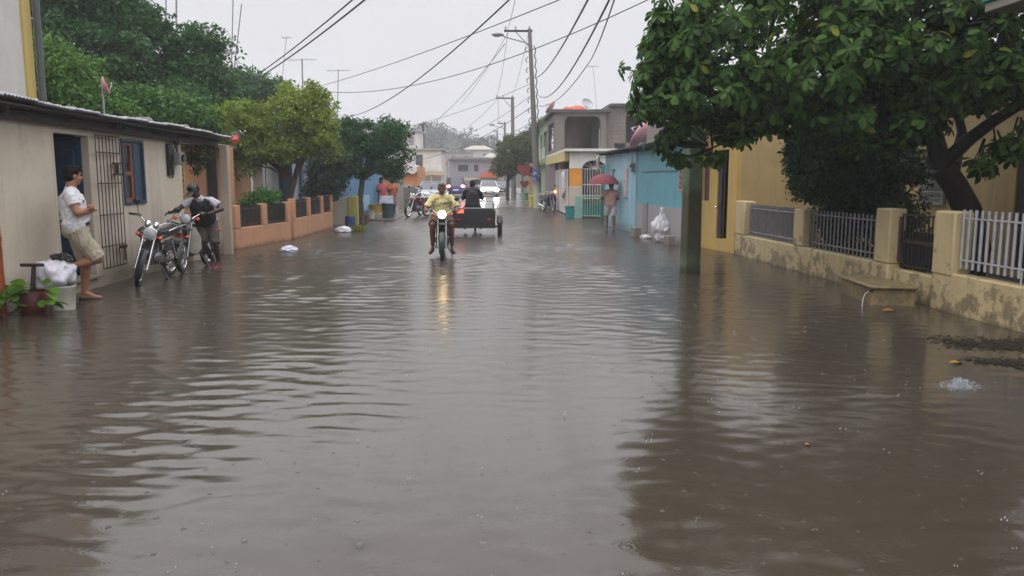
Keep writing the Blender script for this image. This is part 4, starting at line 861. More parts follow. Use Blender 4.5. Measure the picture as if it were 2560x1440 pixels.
Pw = np.concatenate(Pw); n = len(Pw); o = leaves('woods', Pw, g.normal(size=(n, 3)), g.normal(size=(n, 3)) * .6 + np.array([0, 0, 1.]), g.uniform(.6, 1.3, n), leafmat('#1a2716', '#32421f', None, .2), None, T_SMALL); tag(o, 'distant trees covering the hill in one mass', None, kind='stuff')
# palms against the sky
def palm(label, px, py, Y, s, seed):
    p = at(px, py, Y); t = thing('palm_tree', label, 'palm', (p.x, Y, 0), 0, 'palms on the skyline'); g = np.random.default_rng(seed)
    mb = MB(); mb.tube([(p.x + .3, Y, -1), (p.x + .1, Y, p.z * .5), p], [.22, .17, .13], 8); mb.build('trunk', barkmat('#5a5148'), t, True)
    mb = MB()
    for i in range(17):
        a = 2 * math.pi * i / 17 + g.uniform(-.2, .2); e = g.uniform(-.2, .9); L = s * g.uniform(.8, 1.15); pts = []
        for k in range(8):
            q = k / 7; pts.append(p + Vector((math.cos(a) * L * q * math.cos(e * .7), math.sin(a) * L * q * math.cos(e * .7), L * (math.sin(e) * q - .75 * q * q))))
        side = Vector((-math.sin(a), math.cos(a), 0))
        for k in range(7):
            for sg in (-1, 1):
                for h in (0, .5):
                    c = pts[k].lerp(pts[k + 1], h); w_ = .34 * s * math.sin(math.pi * min(.97, (k + h + .6) / 7.6)) + .05; tp = c + side * sg * w_ + (pts[k + 1] - pts[k]) * .8 + Vector((0, 0, -.25 * w_)); d_ = (pts[k + 1] - pts[k]) * .3
                    mb.add([c, c + d_, tp], [(0, 1, 2)])
    mb.build('crown', leafmat('#262d1d', '#3d4632', None, .3), t, True, smooth=False)
palm('palm with thick dark crown rising above the white roof hut', 1057, 310, 92, .85, 1)
palm('palm on the hill skyline, the shorter of the close pair', 1206, 350, 190, 3.0, 2)
palm('palm on the hill skyline, the taller of the close pair', 1229, 343, 200, 3.2, 3)

# ------------------------------------------------------------------ big almond tree over the right pavement
A = thing('almond_tree', 'big dark green almond tree spreading over the fence and concrete pole', 'tree', (7.35, 12.1, 0))
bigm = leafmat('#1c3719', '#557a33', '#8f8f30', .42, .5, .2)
def EW(px, py, Y, wpx, hpx, dep): k = Y / F_PX; return (np.array(at(px, py, Y)), np.array((wpx * k, dep, hpx * k)))
blobs = [(EW(1790, 170, 11.9, 185, 190, 1.3), 135), (EW(1700, 110, 11.9, 95, 110, .9), 38), (EW(1690, 260, 12.0, 90, 95, .7), 40), (EW(2050, 120, 11.6, 230, 180, 1.5), 190), (EW(2320, 90, 11.4, 240, 190, 1.6), 230), (EW(2170, 310, 11.3, 185, 62, .8), 95), (EW(1790, 345, 12.2, 88, 62, .7), 60), (EW(1950, 260, 11.8, 140, 70, .8), 70),
         (EW(2470, 190, 10.9, 140, 80, 1), 80), (EW(2330, 230, 11.2, 120, 55, .8), 55), ((np.array((5.2, 11.9, 5.0)), np.array((3.3, 2.0, .95))), 190), ((np.array((5.2, 14.4, 3.9)), np.array((2.0, 1.2, 1.1))), 110), ((np.array((3.7, 13.6, 3.2)), np.array((.8, .8, .8))), 24), ((np.array((7.6, 11.2, 4.6)), np.array((1.6, 2.0, .9))), 120), (EW(1655, 25, 11.4, 28, 26, .3), 6), (EW(2515, 370, 10.6, 45, 34, .4), 9), (EW(2440, 415, 10.8, 40, 20, .25), 4), (EW(1632, 200, 11.9, 48, 110, .5), 30), (EW(1700, 395, 12.3, 18, 10, .2), 3), (EW(1672, 350, 12.2, 30, 30, .3), 8)]  # deep back clumps are added to keep sky out of the water's reflection
g = np.random.default_rng(42); WP = []; WA = []
for (c, r), n in blobs:
    n = int(n * 2.15); d = norm(g.normal(size=(n, 3))); t = g.uniform(.25, 1, n) ** .5
    WP.append(c + d * r * t[:, None]); WA.append(norm(d * np.array([1, 1, .35]) + np.array([0, 0, .75]) + g.normal(size=(n, 3)) * .25))
# stray sprays that reach past the crown's edge
for (c, r), n in blobs[:10]:
    d = norm(g.normal(size=(9, 3)) * np.array([1, .6, 1])); WP.append(c + d * r * g.uniform(1.02, 1.28, 9)[:, None]); WA.append(norm(d * np.array([1, 1, .3]) + np.array([0, 0, .3])))
WP = np.concatenate(WP); WA = np.concatenate(WA)
gapf = np.sin(2.9 * WP[:, 0] + 1.7 * np.sin(3.1 * WP[:, 2])) + np.sin(4.3 * WP[:, 2] + 1.1 * np.sin(2.2 * WP[:, 0]) + .6) + .7 * np.sin(6.1 * WP[:, 0] - 3.7 * WP[:, 2])
keep = ~((WP[:, 0] < 2.62) & (WP[:, 2] < 2.6)) & ~((gapf < -1.0) & (WP[:, 0] < 5.6)) & ~((gapf < -1.5) & (WP[:, 2] > 2.9)) & ~((WP[:, 2] < 2.35) & (np.abs(WP[:, 0] - 4.62) < .5)); WP, WA = WP[keep], WA[keep]
LP = []; LD = []; LN = []; LS = []
for p, a in zip(WP, WA):
    k = g.integers(10, 15); u = norm(np.cross(a, g.normal(size=3))[None])[0]; v = np.cross(a, u); ph = g.uniform(0, 6.28)
    for i in range(k):
        th = ph + i * 2.4; rad = u * math.cos(th) + v * math.sin(th); el = g.uniform(-.55, .35)
        d = rad * math.cos(el) + a * math.sin(el) + np.array([0, 0, -.22]); LP.append(p + a * g.uniform(-.03, .04) + rad * .015); LD.append(d); LN.append(a + g.normal(size=3) * .18); LS.append(g.uniform(.08, .195))
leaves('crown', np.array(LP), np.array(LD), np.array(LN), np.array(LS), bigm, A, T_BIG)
bk = barkmat('#241f1b'); mb = MB()
fork = at(2352, 415, 11.9)
mb.tube([(7.4, 12.1, -.1), at(2440, 620, 12.05), at(2418, 525, 12.0), at(2388, 465, 11.95), fork], [.24, .21, .2, .18, .17], 14)
limb = [([fork, at(2335, 340, 11.8), at(2310, 240, 11.7), at(2250, 120, 11.6), at(2150, 20, 11.5)], [.15, .13, .1, .07, .04]), ([fork, at(2420, 350, 11.7), at(2480, 305, 11.4), at(2560, 255, 11.1), at(2640, 190, 10.8)], [.12, .1, .085, .07, .05]),
        ([at(2335, 340, 11.8), at(2220, 255, 11.8), at(2060, 205, 11.8), at(1900, 190, 11.9), at(1740, 170, 11.9)], [.1, .08, .06, .045, .02]), ([at(2380, 440, 11.95), at(2405, 330, 12.2), at(2385, 240, 12.4), at(2400, 120, 12.3)], [.1, .07, .055, .03]),
        ([at(2335, 340, 11.8), at(2360, 230, 11.2), at(2420, 130, 10.8), at(2500, 60, 10.4)], [.08, .065, .05, .03]), ([at(2060, 205, 11.8), at(1950, 280, 11.9), at(1850, 340, 12.1), at(1780, 370, 12.2)], [.045, .035, .025, .012])]
for pts, rs in limb: mb.tube(pts, rs, 9)
LPts = [Vector(q) for pts, _ in limb for q in pts]
for p in WP[::2]:
    p = Vector(p); q = min(LPts, key=lambda c: (c - p).length); 
    e = p + (q - p).normalized() * min(.55, (q - p).length)
    mb.tube([e, e.lerp(p, .5) + Vector((0, 0, -.04)), p], [.016, .011, .006], 4, cap=False)
mb.build('trunk', bk, A, True)
# dense shrub behind the railings
S = thing('hedge_shrub', 'dense very dark shrub crowding the railings under the almond tree', 'shrub', (6.6, 14.3, 0))
crown('crown', [EW(2080, 430, 14.3, 170, 90, .75), EW(2000, 385, 14.3, 85, 50, .6), EW(2200, 400, 14.0, 115, 85, .7), EW(2130, 345, 14.0, 110, 40, .6), EW(1900, 370, 14.8, 40, 24, .3), EW(2150, 520, 14.3, 150, 60, .6), EW(2240, 580, 13.2, 60, 90, .5), EW(1935, 345, 14.5, 45, 26, .35), EW(2080, 600, 14.2, 120, 70, .4)], 430, 85, .3, .1, leafmat('#1a3a1c', '#2f5428', None, .25), S, 33, .2, drop=lambda p: p[0] > 5.6 + (18 - p[1]) * .036 + (.24 if p[2] < 1.3 else -.25))
mb = MB()
for i in range(9):
    rr = random.Random(i); x = 6.1 + i * .14; mb.tube([(x, 14.2, -.1), (x + rr.uniform(-.2, .2), 14.2, .8), (x + rr.uniform(-.5, .5), 14.2 + rr.uniform(-.3, .3), 1.9)], [.025, .02, .008], 6)
mb.build('stems', bk, S, True)
# ================================================================== poles, wires, antennas, dishes
cp = plaster('#6d6a64', '#47433d', .4, bump=.25)
def pole_mat():
    return plaster('#6a655f', '#45413b', .4, bump=.25, low=(1.75, '#a9b39c', .92))
def upole(label, base, top, r0, r1, arm, lamp, mat, ins=True):
    b, t = Vector(base), Vector(top); U = thing('utility_pole', label, 'utility pole', b, 0, 'concrete utility poles'); k = lambda z: b.lerp(t, (z - b.z) / (t.z - b.z))
    mb = MB(); mb.tube([b + Vector((0, 0, -.2)), b.lerp(t, .33), b.lerp(t, .66), t], [r0, r0 * .52 + r1 * .48, r0 * .2 + r1 * .8, r1], 12); mb.build('shaft', mat, U, True)
    z = t.z - .12; q = k(z); mb = MB(); mb.bx((q.x - arm, q.y - .05, z - .05), (q.x + .15, q.y + .05, z + .05)); mb.tube([(q.x - arm * .55, q.y, z - .04), (q.x - .05, q.y, z - .8)], .02, 6); ca = mb.build('crossarm', M['darksteel'], U, True)
    for x in (q.x - arm + .08, q.x - arm * .55, q.x - .02):
        mb = MB(); mb.lathe([(.02, .04), (.05, .1), (.03, .15), (.055, .2), (.02, .27)], 10, Matrix.Translation((x, q.y, z))); mb.build('insulator', plain('#8a8d92', .3), ca, True)
    if lamp:
        q = k(lamp); mb = MB(); mb.tube([q, q + Vector((-.3, 0, .16)), q + Vector((-1.4, -.1, .42)), q + Vector((-lamp * .18, -.1, .55))], .035, 8); la = mb.build('lamp_arm', M['steel'], U, True)
        e = q + Vector((-lamp * .18 - .2, -.1, .55)); mb = MB(); mb.ell(e, (.36, .15, .1), 14, 8); mb.build('lamp_head', plain('#6f7376', .4), la, True); mb = MB(); mb.ell(e + Vector((-.05, 0, -.07)), (.2, .11, .07), 12, 6); mb.build('lamp_glass', plain('#9aa0a4', .15), la, True)
    return U
MP = at(1345, 521, 46); MP.z = 0; MT = at(1324, 72, 46)
u1 = upole('tall grey utility pole with crossarm, streetlamp and blue poster', MP, MT, .25, .1, 1.42, 9.0, pole_mat())
pm_ = at(1337, 437, 45.72); mb = MB()
mb.add([(MP.lerp(MT, .19).x + .235 * math.sin(a), MP.y - .235 * math.cos(a), z) for z in (1.5, 2.25) for a in np.linspace(-1.2, 1.2, 9)], [(i, i + 1, i + 10, i + 9) for i in range(8)])
pn = NT('torn_poster'); f = pn.noise(7, 5, .7); pn.princ(pn.mix(pn.ramp(f, [(.5, 0.), (.56, 1.)]), col('#2c3a6e'), col('#8d96b0')), .6); pp = mb.build('poster', pn.m, u1, True)
mb = MB()
for i in range(9):
    z = 4.2 + i * .55; q = MP.lerp(MT, z / MT.z); mb.tube([q + Vector((.2, -.2, -.2)), q + Vector((.26, -.24, .1)), q + Vector((.16, -.2, .35))], .03, 5); mb.tube([q + Vector((-.25, -.15, 0)), q + Vector((-.32, -.2, .15)), q + Vector((-.2, -.1, .3))], .025, 5)
mb.build('cable_bundle', M['black'], u1, True)
p2b, p2t = at(1284, 482, 69), at(1281, 242, 69); p2b.z = 0
upole('second utility pole with short crossarm, behind the tall one', p2b, p2t, .24, .13, 1.4, 0, cp)
p3b, p3t = at(1263, 470, 100), at(1262, 306, 100); p3b.z = 0
upole('third utility pole with lamp arm, farther down the street', p3b, p3t, .22, .12, .9, 7.6, cp)
p4b, p4t = at(1245, 465, 128), at(1243, 326, 128); p4b.z = 0
upole('farthest utility pole, thin and pale above the grey house', p4b, p4t, .2, .12, .7, 0, cp)
# green painted square concrete pole at the right kerb
gp_ = NT('green_pole'); sx = gp_.new('SeparateXYZ'); gp_.ln(gp_.co(), sx.inputs[0]); f = gp_.noise(1.4, 6, .65, gp_.co((1.5, 1.5, .8)))
base_c = gp_.mix(gp_.ramp(gp_.noise(5, 6, .65), [(.4, 0.), (.75, 1.)]), col('#66785f'), col('#47553f'))
zz = gp_.math('ADD', sx.outputs['Z'], gp_.math('MULTIPLY', f, .9)); wet = gp_.ramp(gp_.math('MULTIPLY', zz, .4), [(.22, 0.), (.34, 1.), (.72, 1.), (.80, 0.)])
tide = gp_.ramp(gp_.math('ADD', sx.outputs['Z'], gp_.math('MULTIPLY', gp_.noise(9, 4), .12)), [(.1, 1.), (.24, 0.)])
base_c = gp_.mix(gp_.ramp(gp_.noise(2.6, 7, .7), [(.6, 0.), (.63, 1.)]), base_c, col('#8a8674'))
gp_.princ(gp_.mix(gp_.math('MULTIPLY', tide, .75), gp_.mix(gp_.math('MULTIPLY', wet, .8), base_c, col('#48442f')), col('#2c2a20')), .5, gp_.bump(gp_.noise(30, 5), .3, .01))
GP = thing('concrete_pole', 'square green painted concrete pole half swallowed by the almond tree', 'pole', (3.72, 14.5, 0)); GP.rotation_euler.z = R(14)
mb = MB(); mb.loft([[(-.145, -.14, -.2), (.145, -.14, -.2), (.145, .14, -.2), (-.145, .14, -.2)], [(-.1, -.095, 8.5), (.1, -.095, 8.5), (.1, .095, 8.5), (-.1, .095, 8.5)]]); mb.build('shaft', gp_.m, GP, bevel=.02)
# round red street signs
def disc_sign(label, p, r, txt, rz, Yw):
    s = thing('round_sign', label, 'sign', p, rz, 'round red signs'); mb = MB(); mb.tube([(0, -.012, 0), (0, .012, 0)], r, 28); mb.build('disc', plain('#a3262b', .45), s)
    text_part(txt, r * 1.15, plain('#dcd6d6', .5), s, Matrix.Translation((0, -.016, .01)) @ Matrix.Rotation(R(90), 4, 'X')); mb = MB(); mb.tube([(0, .02, -r * .6), (0, .02, r * .9)], .015, 6); mb.build('bracket', M['steel'], s)
disc_sign('round red sign with pale numerals at the end of zinc roof', at(588, 345, 18.9), .11, '20', 0, 0)
mb = MB(); q = at(588, 345, 18.9); mb.bx((q.x - .1, q.y + .02, q.z + .07), (q.x + .05, q.y + .04, q.z + .15)); tag(mb.build('green_tag', plain('#3f7f62', .5)), 'small green plate just above the round red sign', 'plate')
disc_sign('round red sign peeping out of almond leaves beside the green pole', at(1688, 242, 14.2), .14, '20', 0, 0)
# overhead cables
def cable(label, a, b, sag, r=.012, n=24):
    a, b = Vector(a), Vector(b); mb = MB()
    mb.tube([a.lerp(b, i / n) - Vector((0, 0, 4 * sag * (i / n) * (1 - i / n))) for i in range(n + 1)], r, 5)
    tag(mb.build('overhead_cable', M['black']), label, 'cable', 'overhead cables')
cable('upper of the two close black cables running to the left treetops', at(950, -60, 9), at(560, 235, 24), .12, .011)
cable('lower of the two close black cables running to the left treetops', at(985, -60, 9), at(575, 232, 24), .12, .013)
cable('black cable falling steeply from top centre to the dark street tree', at(1340, -65, 10), at(868, 292, 30), .35, .012)
cable('thin cable crossing high from the pale tree to above the crossarm', at(1500, -42, 12), at(790, 218, 26), .1, .009)
cable('thin cable crossing just above the streetlamp head', at(1640, -10, 13), at(800, 228, 26), .5, .009)
cable('thick cable from the tall pole up and out of frame', at(1490, -40, 14), at(1337, 195, 46), .35, .022)
cable('sagging service cable meeting the tall pole at mid height', at(1545, -45, 12), at(1336, 226, 46), .9, .018)
cable('lowest service cable sagging to the tall pole above the block house', at(1550, -45, 12), at(1470, 160, 26), .15, .014)
cable('last length of the lowest service cable reaching the tall pole', at(1470, 160, 26), at(1339, 262, 46), .5, .016)
cable('cable dropping from the tall pole to the white roof hut', at(1337, 262, 46), at(1010, 400, 74), .8, .02)
cable('cable dropping from the tall pole across the hill to white house', at(1336, 205, 46), at(905, 335, 64), .5, .014)
cable('long cable descending past the crossarm to the roof hut palm', at(1262, 110, 46), at(1040, 330, 90), .8, .02)
cable('span from the tall pole crossarm to the second pole crossarm', at(1270, 77, 46), at(1242, 238, 69), .5, .014)
cable('inner span from the tall pole to the second pole', at(1322, 77, 46), at(1280, 240, 69), .4, .012)
cable('span between the second and third utility poles', at(1245, 240, 69), at(1248, 306, 100), .5, .02)
cable('cable from the second pole down to the white two storey house', at(1242, 250, 69), at(1065, 385, 77), .5, .014)
cable('near span running overhead from the crossarm toward the viewer', at(1292, -20, 26), at(1268, 77, 46), .1, .012)
for k, (a, b, s_, r_, lab) in enumerate([(at(1337, 300, 46), at(1236, 331, 110), .5, .022, 'faint cable from the tall pole toward the farthest utility pole'), (at(1336, 232, 46), at(1100, 345, 80), .7, .014, 'thin cable slanting from the tall pole down over the grey hill'),
    (at(1272, 77, 46), at(1150, 262, 60), .3, .012, 'thin cable slanting from the crossarm toward the hill'), (at(1337, 330, 46), at(1520, 395, 30), .3, .012, 'short service drop from the tall pole to the tin eaves')]):
    cable(lab, a, b, s_, r_)
# tv masts
def mast(label, px, py0, py1, Y, yagi, lean=0, r=.022):
    b, t = at(px, py0, Y), at(px + lean, py1, Y); s = thing('antenna_mast', label, 'antenna', (b.x, Y, 0), 0, 'rooftop antenna masts'); mb = MB(); mb.tube([(b.x, Y, 0), b, t], [r * 1.2, r * 1.1, r], 6); mb.build('mast', M['steel'], s, True)
    if yagi:
        mb = MB(); t2 = t - Vector((0, 0, .05)); mb.tube([t2 + Vector((-yagi, 0, -.02)), t2 + Vector((yagi, 0, .02))], .014, 5)
        for i in range(7): x = -yagi + 2 * yagi * i / 6; L = .5 - .05 * i; mb.tube([t2 + Vector((x, -L, 0)), t2 + Vector((x, L, 0))], .008, 4)
        mb.build('aerial', M['steel'], s, True)
mast('thin mast standing above the slim dark tree', 415, 180, -20, 30, 0)
mast('thin mast with a small bracket next to the leaning treetop', 441, 180, -20, 30, 0, r=.03)
mast('tall upright mast behind the leaning dark treetop', 575, 330, -15, 32, .12, 8)
mast('slanting mast crossing the tall upright one', 568, 330, 10, 32, 0, 36)
mast('aerial mast with a bent small yagi beyond the dark trees', 692, 330, 92, 48, .25, 24, .016)
mast('wide yagi aerial mast above the pale street tree', 760, 330, 147, 44, .75, -5, .04)
mast('flat yagi aerial mast right of the pale street tree', 842, 360, 174, 44, .6, 4)
mast('thin aerial mast above the block house roof', 1492, 268, 164, 52, .3, -10, .012)
# satellite dishes
def dish(label, p, d, r, c, post):
    p = Vector(p); s = thing('satellite_dish', label, 'satellite dish', p, 0, 'satellite dishes'); q = Vector(d).normalized().to_track_quat('Z', 'Y').to_matrix().to_4x4()
    mb = MB(); mb.lathe([(r * math.sin(a), r * .28 * (1 - math.cos(a)) * 1.6) for a in np.linspace(.02, math.pi / 2, 8)], 26, q, cap=False); o = mb.build('bowl', plain(c, .5), s); o.modifiers.new('s', 'SOLIDIFY').thickness = .012
    mb = MB(); f = q @ Vector((0, 0, r * 1.05))
    for a in (0, 2.1, 4.2): mb.tube([q @ Vector((r * .95 * math.cos(a), r * .95 * math.sin(a), r * .42)), f], .009, 5)
    mb.tube([f, f * .85], .03, 8); mb.build('feed_arm', M['steel'], s)
    mb = MB(); mb.tube([(0, 0, -post), (0, 0, -.05), q @ Vector((0, 0, -.02))], .025, 8); mb.build('post', M['steel'], s)
dish('large faded pink dish tilted on the turquoise house roof', at(1610, 342, 22.6), (-.75, .35, .55), .42, '#c797a0', .35)
dish('small pink dish standing beside the block house roof edge', at(1381, 272, 48), (-.8, .2, .6), .42, '#c0868f', .6)
dish('pale grey dish next to the orange tarpaulin on the flat roof', at(1466, 262, 45), (.35, -.7, .6), .34, '#b0b6b9', .6)
dish('small pink dish half sunk in the bushes above zinc roof', at(256, 216, 19.5), (.9, .3, .3), .21, '#b57b80', 1.4)
mb = MB(); q = at(1430, 274, 45); g = np.random.default_rng(5)
vs = []; n1, n2 = 12, 8
for i in range(n1):
    for j in range(n2):
        u, v = i / (n1 - 1) * 2 - 1, j / (n2 - 1) * 2 - 1; vs.append((q.x + u * .85 + .1, q.y + v * .6, 5.27 + .34 * max(0, 1 - abs(u) ** 2.2) * max(0, 1 - v * v) ** .5 + (.06 * math.sin(5 * u + 3 * v) if abs(u) < .95 else 0)))
mb.add(vs, [(i * n2 + j, i * n2 + j + 1, (i + 1) * n2 + j + 1, (i + 1) * n2 + j) for i in range(n1 - 1) for j in range(n2 - 1)])
o = mb.build('tarpaulin', plain('#b9523a', .6)); o.modifiers.new('s', 'SOLIDIFY').thickness = .01; tag(o, 'crumpled orange tarpaulin lying on the block house roof', 'tarpaulin')
# ================================================================== vehicles (local: front faces -Y, ground at z=0)
def wheel(root, c, r, w_, spokes=18, Mx=None, rimm=None):
    Rm = Matrix.Translation(c) @ Matrix.Rotation(R(90), 4, 'Y')
    if Mx is not None: Rm = Mx @ Rm
    mb = MB(); mb.torus(r - w_ * .5, w_ * .5, 36, 10, Rm, .95); t = mb.build('wheel', M['rubber'], root)
    mb = MB(); mb.torus(r - w_ * 1.08, w_ * .22, 36, 8, Rm, 1.9); mb.lathe([(.035, -.05), (.055, -.045), (.055, .045), (.035, .05)], 14, Rm); mb.build('rim', rimm or M['chrome'], t)
    mb = MB()
    for i in range(spokes):
        a = 2 * math.pi * i / spokes; s = 1 if i % 2 else -1
        mb.tube([Rm @ Vector((.05 * math.cos(a), .05 * math.sin(a), .04 * s)), Rm @ Vector(((r - w_) * math.cos(a + .25 * s), (r - w_) * math.sin(a + .25 * s), .0))], .004, 4)
    mb.build('spokes', M['chrome'], t); return t
def fender(r, w_, a0, a1, c, n=12, Mx=None):
    rings = []
    for i in range(n + 1):
        a = R(a0 + (a1 - a0) * i / n); d = Vector((0, math.cos(a), math.sin(a)))
        rings.append([Vector(c) + d * (r + h) + Vector((x, 0, 0)) for x, h in ((-w_, -.035), (-w_ * .8, .012), (0, .03), (w_ * .8, .012), (w_, -.035), (w_ * .75, -.005), (0, .015), (-w_ * .75, -.005))])
    m = MB(); m.loft(rings); 
    if Mx is not None: m.v = [tuple(Mx @ Vector(q)) for q in m.v]
    return m
def motorcycle(name, label, loc, rz, kind='classic', paint='#1c1c20', steer=0, lit=False, group='motorcycles', tail_lit=False, shield='#d5d3cd', lean=0, sw=1.0):
    B = thing(name, label, 'motorcycle', loc, rz, group); B.rotation_euler.y = R(lean)
    pt = plain(paint, .3, var=.2, spec=.6); r = .29; wb = .63; SX = Matrix.Translation((0, -.36, 0)) @ Matrix.Rotation(R(steer), 4, Vector((0, .42, .9)).normalized()) @ Matrix.Translation((0, .36, 0))
    def fb(m, nm, mat, par=B, **k): m.v = [tuple(SX @ Vector(q)) for q in m.v]; return m.build(nm, mat, par, **k)
    wheel(B, (0, -wb, r), r, .075, Mx=SX); wheel(B, (0, wb, r), r, .085)
    m = MB()
    for x in (-.085, .085): m.tube([(x, -wb, r), (x, -.5, .58)], .026, 10); m.tube([(x, -.5, .58), (x, -.34, .96)], .018, 10)
    m.tube([(-.1, -wb, r), (.1, -wb, r)], .014, 8); m.box((0, -.35, .94), (.23, .07, .035)); m.box((0, -.42, .78), (.21, .06, .035)); fb(m, 'fork', M['chrome'] if kind == 'classic' else M['steel'])
    m = fender(r + .02, .06, 60, 200, (0, -wb, r)); fb(m, 'front_fender', pt if kind != 'classic' else M['black'])
    hz = .87 if kind == 'classic' else .97; hy = -.47 if kind == 'classic' else -.40
    m = MB(); q = Matrix.Translation((0, hy, hz)) @ Matrix.Rotation(R(90), 4, 'X')
    m.lathe([(.02, -.13), (.075, -.09), (.094, -.02), (.098, .02), (.09, .03)], 20, q); hl = fb(m, 'headlight', M['chrome'] if kind == 'classic' else pt)
    m = MB(); m.lathe([(.088, .022), (.086, .034), (.05, .05), (.005, .055)], 20, q); fb(m, 'lens', emit((1, .72, .34), 12) if lit else plain('#b9c0c4', .08, var=.3, spec=.9), hl)
    m = MB(); hh = 1.06; m.tube([(-.37, -.17, hh), (-.24, -.22, hh + .02), (-.12, -.3, hh - .06), (-.08, -.33, .96), (.08, -.33, .96), (.12, -.3, hh - .06), (.24, -.22, hh + .02), (.37, -.17, hh)], .012, 8); hb = fb(m, 'handlebar', M['chrome'])
    for s in (-1, 1):
        m = MB(); m.tube([(s * .25, -.215, hh + .02), (s * .38, -.166, hh)], .019, 10); fb(m, 'grip', M['black'], hb)
        m = MB(); m.tube([(s * .24, -.25, hh + .01), (s * .37, -.235, hh - .01)], .007, 6); m.box((s * .22, -.235, hh + .02), (.05, .05, .045)); fb(m, 'lever', M['steel'], hb)
    for s in ((1, -1) if kind == 'classic' else (1,)):
        m = MB(); m.tube([(s * .24, -.22, hh + .03), (s * .3, -.2, hh + .19)], .006, 6); m.ell((s * .31, -.2, hh + .23), (.055, .015, .045)); fb(m, 'mirror', M['black'])
    if kind == 'classic':
        for s in (-1, 1): m = MB(); m.lathe([(.035, -.05), (.048, -.03), (.05, .02), (.045, .03)], 16, Matrix.Translation((s * .062, -.4, 1.0)) @ Matrix.Rotation(R(-40), 4, 'X')); fb(m, 'gauge', M['chrome'])
    for s in (-1, 1):
        p = (s * (.17 if kind == 'classic' else .2), hy + .02, hz - .06 if kind == 'classic' else hz)
        m = MB(); m.tube([(s * .09, p[1], p[2]), (p[0], p[1], p[2])], .008, 6); m.ell(p, (.035, .04, .033)); fb(m, 'indicator', M['orange_lens'])
    # frame and engine
    m = MB(); m.tube([(0, -.36, .86), (0, -.1, .74), (0, .25, .68), (0, .62, .72), (0, .78, .74)], .024, 8); m.tube([(0, -.34, .84), (0, -.3, .5), (0, -.22, .3), (0, .2, .27), (0, .3, .6)], .022, 8)
    for s in (-1, 1): m.tube([(s * .09, .18, .32), (s * .09, wb, r)], .018, 8); m.tube([(s * .12, wb - .02, r), (s * .11, .42, .68)], .022, 8); m.tube([(s * .1, .1, .3), (s * .24, .1, .27)], .012, 6)
    m.build('frame', M['black'], B)
    m = MB()
    for s in (-1, 1):
        for i in range(8): m.torus(.036, .006, 14, 5, Matrix.Translation((s * .115, wb - .02 - .2 * (i + 1) / 9, r + .39 * (i + 1) / 9)) @ Matrix.Rotation(R(-27), 4, 'X'))
    m.build('shock_springs', M['chrome'], B)
    e = MB(); e.box((0, .02, .4), (.2, .38, .2), ch=.15); e.ell((.11, .0, .39), (.05, .13, .1)); e.ell((-.11, .0, .39), (.05, .13, .1)); e.tube([(-.14, .1, .38), (.14, .1, .38)], .07, 14)
    cy = Matrix.Translation((0, -.12, .54)) @ Matrix.Rotation(R(-18 if kind == 'classic' else -78), 4, 'X')
    for i in range(7): e.add([(x * .085, y * .08, -.09 + .032 * i + zz) for zz in (0, .014) for x, y in ((-1, -1), (1, -1), (1, 1), (-1, 1))], [(0, 3, 2, 1), (4, 5, 6, 7), (0, 1, 5, 4), (1, 2, 6, 5), (2, 3, 7, 6), (3, 0, 4, 7)], cy)
    e.lathe([(.055, -.12), (.055, .15)], 12, cy); en = e.build('engine', plain('#6c6c6e', .35, .7, var=.3), B)
    m = MB(); m.tube([(-.05, -.2, .5), (-.09, -.29, .38), (-.13, -.18, .25), (-.14, .2, .24)], .02, 8); m.tube([(-.14, .2, .24), (-.15, .3, .26), (-.16, .85, .36)], [.022, .042, .046], 12); m.build('exhaust', M['chrome'], B)
    if kind == 'classic':
        m = MB(); m.ell((0, -.1, .82), (.135, .3, .12), 18, 10); m.ell((0, .08, .79), (.1, .2, .09)); m.tube([(0, -.16, .92), (0, -.16, .95)], .04, 14); m.build('tank', pt, B)
        for s in (-1, 1): m = MB(); m.box((s * .125, .3, .58), (.03, .26, .2), ch=.2); m.build('side_panel', pt, B, bevel=.02)
    else:
        m = MB(); m.tube([(0, -.33, .9), (0, -.22, .55), (0, .1, .5), (0, .3, .6)], [.07, .085, .09, .11], 14); m.ell((0, .36, .6), (.13, .3, .13), 14, 8); m.build('body_shell', pt, B)
        for s in (-1, 1):
            m = MB(); pts = [(.05, -.40, .88), (.2, -.37, .8), (.27, -.31, .62), (.26, -.27, .42), (.17, -.25, .3), (.07, -.3, .34), (.06, -.36, .6)]
            m.loft([[(s * x * sw, y, z) for x, y, z in pts], [(s * x * sw, y + .02, z) for x, y, z in pts]]); m.build('leg_shield', plain(shield, .4), B)
        m = MB(); m.box((0, -.31, hz + .0), (.2, .1, .12), ch=.25); fb(m, 'cowl', pt, bevel=.03)
    m = MB(); rings = []
    for y, z, wd, h in ((.08, .8, .09, .05), (.2, .8, .13, .07), (.45, .8, .13, .07), (.7, .83, .12, .075), (.82, .84, .08, .05)): rings.append([(wd * a, y, z + h * b) for a, b in ((-1, -.6), (-.95, .3), (-.5, .62), (.5, .62), (.95, .3), (1, -.6))])
    m.loft(rings); m.build('seat', plain('#17171a', .5), B)
    m = fender(r + .04, .07, -15, 125, (0, wb, r)); m.build('rear_fender', pt if kind != 'classic' else M['black'], B)
    m = MB(); m.tube([(-.13, .3, .82), (-.14, .6, .88), (-.12, .95, .9), (.12, .95, .9), (.14, .6, .88), (.13, .3, .82)], .011, 8)
    for y in (.7, .82): m.tube([(-.13, y, .89), (.13, y, .89)], .008, 6)
    m.build('rack', M['chrome'], B)
    m = MB(); m.box((0, .93, .7), (.13, .06, .09), ch=.2); m.build('tail_light', emit((1, .06, .04), 4) if tail_lit else M['red_lens'], B, bevel=.01)
